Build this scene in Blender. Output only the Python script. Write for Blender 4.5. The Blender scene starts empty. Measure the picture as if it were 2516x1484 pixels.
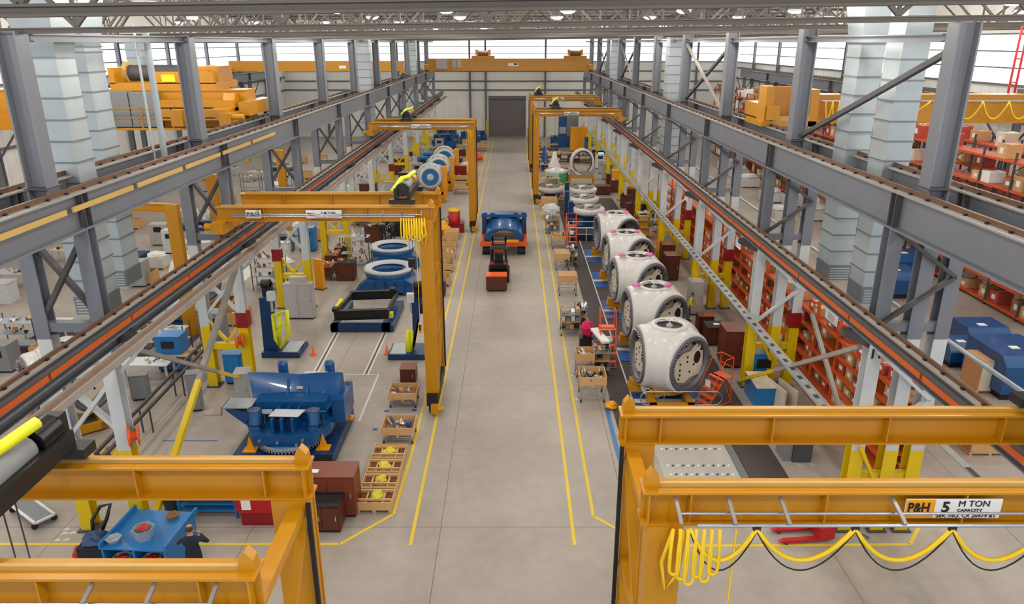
import bpy, math, random
from math import sin, cos, pi, radians as R
from mathutils import Vector, Matrix
SC = bpy.context.scene
COL = SC.collection
rnd = random.Random(7)
# ---------------------------------------------------------------- camera facts
CX, CY, FPX, PITCH, HC = 1262.0, 742.0, 1800.0, R(19.5), 15.0
def G(px, py, z=0.0):
    """point of the plane at height z under a photo pixel"""
    a = (px-CX)/FPX; b = (py-CY)/FPX
    t = (HC-z)/(sin(PITCH)+b*cos(PITCH))
    return (a*t, (cos(PITCH)-b*sin(PITCH))*t)
# ---------------------------------------------------------------- materials
def lin(c):
    return tuple((v/255/12.92 if v/255 <= .04045 else ((v/255+.055)/1.055)**2.4) for v in c)+(1,)
MATS = {}
def mat(name, rgb, rough=.5, metal=0., var=.12, scale=3., bump=0., emit=0, ecol=None, coat=0):
    m = bpy.data.materials.new(name); m.use_nodes = True
    nt = m.node_tree; b = nt.nodes['Principled BSDF']
    b.inputs['Roughness'].default_value = rough; b.inputs['Metallic'].default_value = metal
    if coat: b.inputs['Coat Weight'].default_value = coat
    c = lin(rgb)
    tc = nt.nodes.new('ShaderNodeTexCoord'); n = nt.nodes.new('ShaderNodeTexNoise')
    n.inputs['Scale'].default_value = scale; n.inputs['Detail'].default_value = 4
    nt.links.new(tc.outputs['Object'], n.inputs['Vector'])
    mx = nt.nodes.new('ShaderNodeMix'); mx.data_type = 'RGBA'
    mx.inputs[6].default_value = tuple(v*(1-var) for v in c[:3])+(1,)
    mx.inputs[7].default_value = tuple(min(1, v*(1+var)) for v in c[:3])+(1,)
    nt.links.new(n.outputs['Fac'], mx.inputs[0]); nt.links.new(mx.outputs[2], b.inputs['Base Color'])
    if bump:
        bp = nt.nodes.new('ShaderNodeBump'); bp.inputs['Strength'].default_value = bump
        nt.links.new(n.outputs['Fac'], bp.inputs['Height']); nt.links.new(bp.outputs[0], b.inputs['Normal'])
    if emit:
        b.inputs['Emission Color'].default_value = lin(ecol or rgb); b.inputs['Emission Strength'].default_value = emit
    MATS[name] = m
    return m
mat('steel', (112,115,124), .5, .0, .1, 1.2)
mat('steel_dark', (74,72,74), .6, .0, .15, 2)
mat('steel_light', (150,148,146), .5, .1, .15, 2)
mat('truss', (84,77,71), .6, 0, .15, 2)
mat('white_paint', (196,200,203), .45, 0, .06, 1.5)
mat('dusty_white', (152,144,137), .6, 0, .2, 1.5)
mat('dust_brown', (128,104,88), .8, 0, .25, 2.5)
mat('safety_yellow', (222,188,6), .4, 0, .06, 2)
mat('crane_yellow', (192,131,4), .35, 0, .07, 1.5)
mat('crane_tan', (196,160,92), .5, 0, .1, 1.5)
mat('red_band', (134,10,16), .45)
mat('red', (176,16,24), .35, 0, .1)
mat('galv', (172,181,186), .4, .35, .14, 1.3)
mat('galv_dark', (120,128,132), .4, .4, .14, 1.3)
mat('rail', (104,74,54), .55, .3, .2, 3)
mat('conductor', (192,88,26), .5, 0, .12, 2)
mat('rack_orange', (204,82,34), .5, 0, .15, 2)
mat('rack_red', (176,72,52), .55, 0, .2, 2)
mat('wood', (206,164,112), .7, 0, .15, 5, .1)
mat('wood_dark', (150,108,74), .75, 0, .2, 5, .1)
mat('cardboard', (188,146,102), .8, 0, .12, 4)
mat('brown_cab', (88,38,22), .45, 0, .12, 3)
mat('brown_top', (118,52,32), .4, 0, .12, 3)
mat('mach_blue', (8,76,134), .3, 0, .12, 1.5, 0, 0, None, .3)
mat('deep_blue', (8,52,98), .4, 0, .12, 1.5)
mat('bench_blue', (28,112,176), .35, 0, .08, 2)
mat('pad_blue', (22,84,150), .55, 0, .1, 2)
mat('black', (22,21,22), .5, 0, .2, 3)
mat('black_gloss', (14,14,15), .25, 0, .2, 3)
mat('mat_dark', (70,60,60), .75, 0, .1, 3)
mat('grey_cab', (176,172,170), .45, 0, .05, 2)
mat('grey_mid', (128,130,132), .5, 0, .08, 2)
mat('cream', (214,204,184), .5, 0, .05, 2)
mat('paper', (232,232,230), .7, 0, .03, 2)
mat('ladder_orange', (232,88,24), .4, 0, .06, 2)
mat('hi_yellow', (226,228,24), .45, 0, .08, 3)
mat('panel_orange', (238,158,14), .4, 0, .05, 2)
mat('magenta', (206,20,84), .6, 0, .1, 2)
mat('pink', (226,120,176), .6, 0, .1, 2)
mat('hub_white', (216,214,210), .32, 0, .04, .8, 0, 0, None, .3)
mat('hub_inner', (150,142,134), .6, 0, .15, 2)
mat('bearing', (112,112,122), .4, .5, .2, 4)
mat('chrome', (190,190,194), .25, .8, .1, 4)
mat('green', (92,170,112), .5, 0, .3, 3)
mat('mint', (166,206,182), .5, 0, .15, 3)
mat('navy', (24,28,44), .8, 0, .1, 6)
mat('skin', (188,132,104), .6, 0, .05, 5)
mat('hair', (60,44,34), .8)
mat('plastic', (210,212,214), .3, 0, .25, 6)
mat('rubber', (30,30,32), .7)
mat('hose', (238,196,8), .4, 0, .05, 3)
mat('strap', (210,198,60), .6, 0, .2, 4)
mat('line_yellow', (226,194,52), .6, 0, .1, 1.2)
mat('line_white', (206,204,200), .6, 0, .08, 1.2)
mat('wall_panel', (224,223,218), .55, 0, .05, .4)
mat('wall_girt', (96,98,104), .6)
mat('deck', (190,188,184), .7, 0, .06, .6)
mat('door', (104,96,96), .5, 0, .05, 1)
mat('screen', (120,190,240), .3, 0, .1, 2, 0, 1.5, (120,190,240))
mat('plate_grey', (182,178,172), .4, 0, .08, 1.5)
mat('sheet', (206,208,214), .35, 0, .1, 3)
mat('bin_grey', (66,70,78), .5, 0, .08, 3)
def window_mat():
    m = bpy.data.materials.new('daylit_pane'); m.use_nodes = True
    nt = m.node_tree; b = nt.nodes['Principled BSDF']
    b.inputs['Base Color'].default_value = (.8,.84,.88,1); b.inputs['Roughness'].default_value = .3
    tc = nt.nodes.new('ShaderNodeTexCoord'); n = nt.nodes.new('ShaderNodeTexNoise'); n.inputs['Scale'].default_value = .15
    r = nt.nodes.new('ShaderNodeMapRange'); r.inputs[3].default_value = 1.6; r.inputs[4].default_value = 2.4
    nt.links.new(tc.outputs['Object'], n.inputs['Vector']); nt.links.new(n.outputs['Fac'], r.inputs[0])
    b.inputs['Emission Color'].default_value = (.94,.97,1,1)
    nt.links.new(r.outputs[0], b.inputs['Emission Strength'])
    MATS['pane'] = m
window_mat()
def lamp_mat():
    m = bpy.data.materials.new('lamp_lens'); m.use_nodes = True
    b = m.node_tree.nodes['Principled BSDF']
    b.inputs['Emission Color'].default_value = (1,.93,.82,1); b.inputs['Emission Strength'].default_value = 25
    MATS['lens'] = m
lamp_mat()
def floor_mat():
    m = bpy.data.materials.new('polished_concrete'); m.use_nodes = True
    nt = m.node_tree; N = nt.nodes; L = nt.links; b = N['Principled BSDF']
    tc = N.new('ShaderNodeTexCoord')
    n1 = N.new('ShaderNodeTexNoise'); n1.inputs['Scale'].default_value = .22; n1.inputs['Detail'].default_value = 6
    n2 = N.new('ShaderNodeTexNoise'); n2.inputs['Scale'].default_value = 2.2; n2.inputs['Detail'].default_value = 8
    L.new(tc.outputs['Object'], n1.inputs['Vector']); L.new(tc.outputs['Object'], n2.inputs['Vector'])
    ad = N.new('ShaderNodeMath'); ad.operation = 'ADD'; L.new(n1.outputs['Fac'], ad.inputs[0])
    ml = N.new('ShaderNodeMath'); ml.operation = 'MULTIPLY'; ml.inputs[1].default_value = .35
    L.new(n2.outputs['Fac'], ml.inputs[0]); L.new(ml.outputs[0], ad.inputs[1])
    cr = N.new('ShaderNodeValToRGB'); cr.color_ramp.elements[0].position = .42; cr.color_ramp.elements[1].position = .92
    cr.color_ramp.elements[0].color = lin((150,140,130)); cr.color_ramp.elements[1].color = lin((178,169,160))
    L.new(ad.outputs[0], cr.inputs[0])
    # saw-cut slab joints
    sx = N.new('ShaderNodeSeparateXYZ'); L.new(tc.outputs['Object'], sx.inputs[0])
    outs = []
    for ax, per, off in ((0, 6.17, 2.4), (1, 10.6, 1.0)):
        a = N.new('ShaderNodeMath'); a.operation = 'ADD'; a.inputs[1].default_value = off+617.0 if ax == 0 else off+1060.0
        L.new(sx.outputs[ax], a.inputs[0])
        d = N.new('ShaderNodeMath'); d.operation = 'MODULO'; d.inputs[1].default_value = per; L.new(a.outputs[0], d.inputs[0])
        l = N.new('ShaderNodeMath'); l.operation = 'LESS_THAN'; l.inputs[1].default_value = .025; L.new(d.outputs[0], l.inputs[0])
        outs.append(l)
    mxm = N.new('ShaderNodeMath'); mxm.operation = 'MAXIMUM'; L.new(outs[0].outputs[0], mxm.inputs[0]); L.new(outs[1].outputs[0], mxm.inputs[1])
    mx = N.new('ShaderNodeMix'); mx.data_type = 'RGBA'; mx.inputs[7].default_value = lin((112,104,98))
    L.new(mxm.outputs[0], mx.inputs[0]); L.new(cr.outputs[0], mx.inputs[6]); L.new(mx.outputs[2], b.inputs['Base Color'])
    rr = N.new('ShaderNodeMapRange'); rr.inputs[3].default_value = .38; rr.inputs[4].default_value = .6
    L.new(n1.outputs['Fac'], rr.inputs[0]); L.new(rr.outputs[0], b.inputs['Roughness'])
    MATS['floor'] = m
floor_mat()
# ---------------------------------------------------------------- mesh builder
class MB:
    def __init__(s, M=None):
        s.v = []; s.f = []; s.m = []; s.sm = []; s.mats = []; s.M = M
    def mi(s, m):
        if m not in s.mats: s.mats.append(m)
        return s.mats.index(m)
    def add(s, vs, fs, m, smooth=False):
        o = len(s.v)
        if s.M is not None: vs = [tuple(s.M @ Vector(v)) for v in vs]
        s.v += [tuple(v) for v in vs]; s.f += [tuple(i+o for i in f) for f in fs]
        k = s.mi(m); s.m += [k]*len(fs); s.sm += [smooth]*len(fs)
        return s
    def box(s, c, d, m, rz=0, tilt=None):
        x, y, z = d[0]/2, d[1]/2, d[2]/2
        vs = [Vector((i*x, j*y, k*z)) for i in (-1,1) for j in (-1,1) for k in (-1,1)]
        M = Matrix.Rotation(rz, 4, 'Z')
        if tilt: M = M @ Matrix.Rotation(tilt[1], 4, tilt[0])
        vs = [tuple(M @ v + Vector(c)) for v in vs]
        return s.add(vs, [(0,1,3,2),(4,6,7,5),(0,4,5,1),(2,3,7,6),(0,2,6,4),(1,5,7,3)], m)
    def bb(s, x0, x1, y0, y1, z0, z1, m):
        return s.box(((x0+x1)/2,(y0+y1)/2,(z0+z1)/2), (abs(x1-x0),abs(y1-y0),abs(z1-z0)), m)
    def frame(s, p0, p1, up=(0,0,1)):
        p0 = Vector(p0); p1 = Vector(p1); d = (p1-p0); L = d.length; d.normalize()
        u = Vector(up)
        if abs(d.dot(u)) > .98: u = Vector((0,1,0))
        a = d.cross(u).normalized(); b = a.cross(d).normalized()
        return p0, d, a, b, L
    def bar(s, p0, p1, w, h, m, up=(0,0,1)):
        p, d, a, b, L = s.frame(p0, p1, up)
        q = Vector(p1)
        vs = []
        for e in (p, q):
            for i, j in ((-1,-1),(1,-1),(1,1),(-1,1)): vs.append(e + a*(i*w/2) + b*(j*h/2))
        return s.add(vs, [(3,2,1,0),(4,5,6,7),(0,1,5,4),(1,2,6,5),(2,3,7,6),(3,0,4,7)], m)
    def ibeam(s, p0, p1, w, h, t, m, up=(0,0,1), mt=None):
        p, d, a, b, L = s.frame(p0, p1, up); q = Vector(p1)
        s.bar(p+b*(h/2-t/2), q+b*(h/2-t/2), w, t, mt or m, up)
        s.bar(p-b*(h/2-t/2), q-b*(h/2-t/2), w, t, m, up)
        s.bar(p, q, t*.8, h-2*t, m, up)
        return s
    def tube(s, p0, p1, r, m, n=8, r2=None, cap=True, smooth=True):
        p, d, a, b, L = s.frame(p0, p1); q = Vector(p1); r2 = r if r2 is None else r2
        vs = []
        for e, rr in ((p, r), (q, r2)):
            for i in range(n):
                t = 2*pi*i/n; vs.append(e + a*cos(t)*rr + b*sin(t)*rr)
        fs = [(i, (i+1) % n, n+(i+1) % n, n+i) for i in range(n)]
        s.add(vs, fs, m, smooth)
        if cap: s.add(vs, [tuple(range(n-1,-1,-1)), tuple(range(n, 2*n))], m)
        return s
    def path(s, pts, r, m, n=6, closed=False):
        P = [Vector(p) for p in pts]; K = len(P); vs = []
        up = None
        for i in range(K):
            if closed: d = P[(i+1) % K]-P[i-1]
            else: d = P[min(i+1, K-1)]-P[max(i-1, 0)]
            d.normalize()
            if up is None:
                up = Vector((0,0,1)) if abs(d.z) < .9 else Vector((0,1,0))
            a = d.cross(up)
            if a.length < 1e-4: a = d.cross(Vector((1,0,0)))
            a.normalize(); b = a.cross(d).normalized(); up = b
            for j in range(n):
                t = 2*pi*j/n; vs.append(P[i]+a*cos(t)*r+b*sin(t)*r)
        fs = []
        for i in range(K if closed else K-1):
            k = (i+1) % K
            for j in range(n): fs.append((i*n+j, i*n+(j+1) % n, k*n+(j+1) % n, k*n+j))
        if not closed: fs += [tuple(range(n-1,-1,-1)), tuple(range((K-1)*n, K*n))]
        return s.add(vs, fs, m, True)
    def lathe(s, prof, m, c=(0,0,0), axis=(0,0,1), n=24, smooth=True, a0=0, a1=2*pi):
        ax = Vector(axis).normalized(); u = Vector((0,0,1)) if abs(ax.z) < .9 else Vector((1,0,0))
        a = ax.cross(u).normalized(); b = ax.cross(a).normalized(); c = Vector(c)
        full = abs(a1-a0-2*pi) < 1e-6; K = n if full else n+1
        vs = []
        for (r, z) in prof:
            for i in range(K):
                t = a0+(a1-a0)*i/n; vs.append(c + ax*z + a*cos(t)*r + b*sin(t)*r)
        fs = []
        for j in range(len(prof)-1):
            for i in range(n):
                k = (i+1) % K
                fs.append((j*K+i, j*K+k, (j+1)*K+k, (j+1)*K+i))
        return s.add(vs, fs, m, smooth)
    def prism(s, poly, z0, z1, m, top=None):
        n = len(poly)
        vs = [(x, y, z0) for x, y in poly]+[(x, y, z1) for x, y in poly]
        fs = [(i, (i+1) % n, n+(i+1) % n, n+i) for i in range(n)]
        s.add(vs, fs, m); s.add(vs, [tuple(range(n-1,-1,-1))], m); s.add(vs, [tuple(range(n, 2*n))], top or m)
        return s
    def sprism(s, poly, axis, t0, t1, m):
        """polygon in a vertical plane, extruded: axis 'x' -> poly is (y,z); axis 'y' -> poly is (x,z)"""
        n = len(poly)
        if axis == 'x': vs = [(t0, a, b) for a, b in poly]+[(t1, a, b) for a, b in poly]
        else: vs = [(a, t0, b) for a, b in poly]+[(a, t1, b) for a, b in poly]
        fs = [(i, (i+1) % n, n+(i+1) % n, n+i) for i in range(n)]+[tuple(range(n-1,-1,-1)), tuple(range(n, 2*n))]
        return s.add(vs, fs, m)
    def sphere(s, c, r, m, sc=(1,1,1), n=12, k=8):
        vs = []
        for j in range(k+1):
            ph = pi*j/k
            for i in range(n):
                t = 2*pi*i/n; vs.append((c[0]+r*sc[0]*sin(ph)*cos(t), c[1]+r*sc[1]*sin(ph)*sin(t), c[2]+r*sc[2]*cos(ph)))
        fs = [(j*n+i, (j+1)*n+i, (j+1)*n+(i+1) % n, j*n+(i+1) % n) for j in range(k) for i in range(n)]
        return s.add(vs, fs, m, True)
    def lump(s, c, d, m, seed=0, n=9, k=6, amp=.25):
        rr = random.Random(seed); vs = []
        for j in range(k+1):
            ph = pi*j/k
            for i in range(n):
                t = 2*pi*i/n; q = 1+rr.uniform(-amp, amp)
                if j in (0, k): q = 1
                vs.append((c[0]+d[0]*.5*q*sin(ph)*cos(t), c[1]+d[1]*.5*q*sin(ph)*sin(t), c[2]+max(-.5, .5*q*cos(ph))*d[2]))
        fs = [(j*n+i, (j+1)*n+i, (j+1)*n+(i+1) % n, j*n+(i+1) % n) for j in range(k) for i in range(n)]
        return s.add(vs, fs, m, False)
    def build(s, name, parent=None, loc=None):
        me = bpy.data.meshes.new(name); me.from_pydata(s.v, [], s.f)
        for m in s.mats: me.materials.append(MATS[m])
        me.polygons.foreach_set('material_index', s.m); me.polygons.foreach_set('use_smooth', s.sm)
        me.validate(); me.update()
        o = bpy.data.objects.new(name, me); COL.objects.link(o)
        if parent is not None: o.parent = parent
        if loc is not None: o.location = loc
        return o
def tag(o, label=None, cat=None, group=None, kind=None):
    if label: o['label'] = label
    if cat: o['category'] = cat
    if group: o['group'] = group
    if kind: o['kind'] = kind
    return o
def thing(name, loc, label, cat, group=None, rz=0):
    o = bpy.data.objects.new(name, None); COL.objects.link(o)
    o.location = loc; o.rotation_euler = (0,0,rz); o.empty_display_size = .2
    return tag(o, label, cat, group)
def struct(name, mb): return tag(mb.build(name), kind='structure')
KIDS = {}
def copy_tree(o, loc=None, rz=None, label=None, group=None, scale=None):
    def rec(a, par):
        c = a.copy(); COL.objects.link(c)
        if par is not None: c.parent = par
        for ch in [x for x in KIDS_OF(a)]: rec(ch, c)
        return c
    r = rec(o, None)
    if loc is not None: r.location = loc
    if rz is not None: r.rotation_euler = (0,0,rz)
    if label: r['label'] = label
    if group: r['group'] = group
    if scale: r.scale = (scale,)*3 if not isinstance(scale, tuple) else scale
    return r
def KIDS_OF(a): return list(a.children)
ORD = ['first','second','third','fourth','fifth','sixth','seventh','eighth','ninth','tenth','eleventh','twelfth']
# ---------------------------------------------------------------- camera, world, view
cam = bpy.data.cameras.new('camera'); co = bpy.data.objects.new('camera', cam); COL.objects.link(co)
co.location = (0,0,HC); co.rotation_euler = (pi/2-PITCH, 0, 0)
cam.sensor_width = 36; cam.lens = FPX/2516*36; cam.shift_x = -4/2516; cam.clip_end = 400
SC.camera = co
w = bpy.data.worlds.new('world'); SC.world = w; w.use_nodes = True
w.node_tree.nodes['Background'].inputs[0].default_value = (.86,.93,1,1)
w.node_tree.nodes['Background'].inputs[1].default_value = 1.0
SC.view_settings.view_transform = 'Standard'; SC.view_settings.look = 'None'
SC.view_settings.exposure = 0.0; SC.view_settings.gamma = 1
try:
    SC.cycles.use_denoising = True; SC.cycles.max_bounces = 5; SC.cycles.diffuse_bounces = 3; SC.cycles.glossy_bounces = 2
except Exception: pass
# ================================================================ the shell
YW = 126.2; Y0 = -2.0; XL, XR = -37.75, 36.35; YB = [20.2+10.6*k for k in range(10)]; ZCEIL = 19.6
CEN = -.7
struct('floor', MB().bb(XL-.3, XR+.3, Y0, YW+.3, -.2, 0, 'floor'))
cb = MB(); cb.bb(XL-.3, XR+.3, Y0, YW+.3, ZCEIL, ZCEIL+.15, 'deck')
x = XL
while x < XR:                                   # ribs of the roof deck
    cb.bb(x, x+.12, Y0, YW, ZCEIL-.08, ZCEIL, 'deck'); x += .9
struct('ceiling', cb)
def glazing(name, axis, pos, a0, a1, inward):
    """daylit band: frame, then one pane per bay"""
    f = MB()
    def B(u0, u1, z0, z1, d0, d1, m, t=f):
        if axis == 'y': t.bb(u0, u1, pos+d0*inward, pos+d1*inward, z0, z1, m)
        else: t.bb(pos+d0*inward, pos+d1*inward, u0, u1, z0, z1, m)
    for z in (12.1, 13.25, 14.4, 15.6): B(a0, a1, z-.05, z+.05, .0, .14, 'wall_girt')
    B(a0, a1, 12.0, 12.14, .0, .2, 'wall_girt')
    B(a0, a1, 12.1, 15.65, .04, .07, 'pane')
    return tag(f.build(name), kind='structure')
for i in range(7):
    a0, a1 = XL+(XR-XL)/7*i, XL+(XR-XL)/7*(i+1)
    glazing('window_%d' % (i+1), 'y', YW, a0+.06, a1-.06, -1)
for i in range(12):
    a0 = Y0+i*10.6+1.0
    if a0 > YW-1: break
    glazing('window_%d' % (8+i), 'x', XL, a0+.06, min(a0+10.54, YW), 1)
    glazing('window_%d' % (20+i), 'x', XR, a0+.06, min(a0+10.54, YW), -1)
DX0, DX1, DZ = -4.05, 1.9, 6.15
wf = MB()
wf.bb(XL-.3, DX0, YW, YW+.3, 0, 12.1, 'wall_panel'); wf.bb(DX1, XR+.3, YW, YW+.3, 0, 12.1, 'wall_panel')
wf.bb(DX0, DX1, YW, YW+.3, DZ, 12.1, 'wall_panel'); wf.bb(XL-.3, XR+.3, YW, YW+.3, 15.6, 19.6, 'wall_panel')
wf.bb(XL-.3, XR+.3, YW+.1, YW+.3, 12.1, 15.6, 'wall_panel')
x = XL+.6
while x < XR:
    if not (DX0-.1 < x < DX1+.1): wf.bb(x-.02, x+.02, YW-.03, YW, 0, 12, 'wall_panel')
    else: wf.bb(x-.02, x+.02, YW-.03, YW, DZ+.4, 12, 'wall_panel')
    x += 1.03
struct('wall_far', wf)
for nm, xx, s in (('wall_left', XL, -1), ('wall_right', XR, 1)):
    q = MB(); q.bb(xx, xx+.3*s, Y0, YW, 0, 12.1, 'wall_panel'); q.bb(xx, xx+.3*s, Y0, YW, 15.6, 19.6, 'wall_panel')
    q.bb(xx+.1*s, xx+.3*s, Y0, YW, 12.1, 15.6, 'wall_panel')
    y = 2
    while y < YW-1: q.bb(xx, xx-.03*s, y-.02, y+.02, 0, 12, 'wall_panel'); y += 1.06
    struct(nm, q)
t = MB()
for z in (7.6, 9.0, 10.6): t.bb(XL+.1, XR-.1, YW-.18, YW-.04, z-.1, z+.1, 'wall_girt')
struct('trim_1', t)
for nm, xx, s in (('trim_2', XL, 1), ('trim_3', XR, -1)):
    t = MB()
    for z in (7.6, 9.6, 11.2): t.bb(xx+.04*s, xx+.2*s, Y0+1, YW-.3, z-.1, z+.1, 'wall_girt')
    struct(nm, t)
# roll-up door
d = MB(); n = 22
for i in range(n): d.bb(DX0+.1, DX1-.1, YW-.02+.03*(i % 2), YW+.1, DZ*i/n, DZ*(i+1)/n, 'door')
dd = struct('door_1', d)
t = MB(); t.bb(DX0-.12, DX0+.1, YW-.14, YW-.02, 0, DZ+.1, 'wall_girt'); t.bb(DX1-.1, DX1+.12, YW-.14, YW-.02, 0, DZ+.1, 'wall_girt')
t.bb(DX0-.12, DX1+.12, YW-.4, YW-.02, DZ, DZ+.5, 'wall_girt')
struct('trim_4', t)
# posts of the gable wall
for i, X in enumerate((-31, -25, -19, -7.2, -4.6, 5.2, 18, 24, 30)):
    o = MB().ibeam((X, YW-.35, 0), (X, YW-.35, 15.7), .3, .3, .04, 'steel', (1,0,0)).build('wall_post')
    side = 'left bay' if X < -13 else 'right bay' if X > 12 else 'central bay'
    tag(o, 'slim grey post against the white end wall, %s from the left' % ORD[i], 'wall post', 'posts of the end wall')
for X, nm in ((DX0-.45, 'left'), (DX1+.5, 'right')):
    o = MB().tube((X, YW-.8, 0), (X, YW-.8, 2.6 if nm == 'left' else 1.6), .14, 'safety_yellow').build('bollard')
    tag(o, 'yellow safety bollard standing just %s of the roll-up door' % nm, 'bollard')
# posts of the side walls, one at every bay
for X, nm in ((XL+.3, 'left'), (XR-.3, 'right')):
    for k, y in enumerate(YB):
        o = MB().ibeam((X, y, 0), (X, y, 15.7), .32, .4, .04, 'steel').build('wall_post')
        tag(o, 'grey wall post between tall windows of the %s side wall, %s from the camera' % (nm, ORD[k]), 'wall post', 'posts of the %s side wall' % nm)
# ================================================================ floor markings
def strip(name, pts, wd, m, label, z=.004, th=.008, cat='floor marking', group=None):
    q = MB()
    for a, b in zip(pts[:-1], pts[1:]): q.bar((a[0], a[1], z), (b[0], b[1], z), wd, th, m)
    return tag(q.build(name), label, cat, group)
LY = -3.27; RY = 1.93
strip('floor_line', [(LY, G(1010,1340)[1]), (LY, 125)], .11, 'line_yellow', 'long yellow floor line along the left edge of the open aisle')
strip('floor_line', [(RY, G(1411,1340)[1]), (RY, 125)], .11, 'line_yellow', 'long yellow floor line along the right edge of the open aisle')
strip('floor_line', [G(-200,1337), G(835,1337), G(967,1263), (-3.95, 25), (-3.95, 125)], .11, 'line_yellow', 'yellow floor line bounding the left work bay, bending around the wooden pallets')
strip('floor_line', [G(1530,1308), G(1458,1268), (2.66, 24.5), (2.66, 125)], .11, 'line_yellow', 'yellow floor line bounding the right work bay outside the parts carts')
strip('floor_line', [G(1690,1341), G(2236,1338), G(2262,1285)], .11, 'line_yellow', 'yellow floor line under the red pallet jack at right')
strip('floor_line', [G(930,920), G(882,1035)], .09, 'line_white', 'short white floor line right of the big blue casting')
strip('floor_line', [G(640,922), G(930,920)], .05, 'line_white', 'thin white floor line behind the big blue casting', cat='floor marking')
# steel floor rails of the assembly pit
for nm, a, b in (('left', G(772,922), G(828,818)), ('right', G(898,922), G(946,818))):
    q = MB()
    q.bar((a[0]-.1,a[1],.006), (b[0]-.1,b[1],.006), .1, .012, 'line_white'); q.bar((a[0]+.1,a[1],.006), (b[0]+.1,b[1],.006), .1, .012, 'line_white')
    q.bar((a[0],a[1],.004), (b[0],b[1],.004), .1, .006, 'steel_dark')
    tag(q.build('floor_rail'), '%s rail let into the floor in front of the black frame' % nm, 'floor rail')
for i, (px, py) in enumerate(((163,1300),(158,1310),(178,1309),(140,1327),(163,1326))):
    x, y = G(px, py); q = MB().prism([(x-.12,y-.08),(x+.14,y-.02),(x,y+.1)], .001, .007, 'line_white')
    tag(q.build('floor_mark'), 'small white tape mark on the floor left of the blue table', 'floor marking', 'white tape marks by the blue table')
# right-hand assembly track
def slab(name, x0, x1, y0, y1, m, label, th=.03, cat='floor mat', z=0, group=None):
    return tag(MB().bb(x0, x1, y0, y1, z, z+th, m).build(name), label, cat, group)
slab('floor_mat', 4.3, 5.25, 22.6, 78, 'mat_dark', 'long dark walkway mat left of the white hubs')
slab('floor_mat', 8.6, 10.05, 20.8, 74, 'mat_dark', 'long dark walkway mat right of the white hubs')
slab('edge_strip', 5.25, 5.32, 24, 78, 'line_white', 'thin white edge strip along the blue hub track', .05, 'edge strip')
slab('track_bed', 5.32, 8.6, 27.2, 74, 'mat_dark', 'dark track bed running under the row of white hubs', .03, 'track bed')
for i in range(5):
    y = 30+5.8*i
    for a, b, nm in ((y-2.4, y-1.1, 'near'), (y-.7, y+1.0, 'far')):
        slab('floor_pad', 5.34, 8.3, a, b, 'pad_blue', '%s blue pad on the track under the %s white hub from the camera' % (nm, ORD[i]), .03, 'floor pad', .03)
    slab('floor_plate', 5.34, 8.3, y-1.08, y-.72, 'cream', 'cream cross plate between blue pads at the %s white hub' % ORD[i], .035, 'floor plate', .03)
slab('floor_plate', 5.5, 8.3, 20.8, 26.6, 'plate_grey', 'large pale steel floor plate behind the near right crane', .012, 'floor plate')
for i, y in enumerate((25.7, 25.1, 23.9, 23.3)):
    q = MB()
    for j in range(13): q.bar((5.75+j*.19, y-.05, .018), (5.84+j*.19, y+.05, .018), .07, .01, 'steel_dark' if j % 2 else 'paper')
    tag(q.build('slot_row'), '%s row of slots across the pale floor plate, counted from the far end' % ORD[i], 'slot row', 'slot rows of the floor plate')
slab('floor_channel', 8.32, 8.56, 20.8, 27, 'galv_dark', 'grey channel between the pale floor plate and dark mat', .02, 'floor channel')
o = strip('cable', [G(1490,1000), G(1512,1090), G(1540,1190)], .16, 'bench_blue', 'flat blue cover strip lying on the floor beside the dark mat', .02, .03, 'cable cover')
# concrete stain / wear areas are part of the floor; coloured square by machine
strip('floor_line', [G(500,1020), G(545,1020), G(545,1000)], .04, 'red_band', 'thin red floor line by the grey control cabinets')
strip('floor_line', [G(400,1083), G(535,1083)], .05, 'pad_blue', 'thin blue floor line left of the big blue casting')
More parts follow.
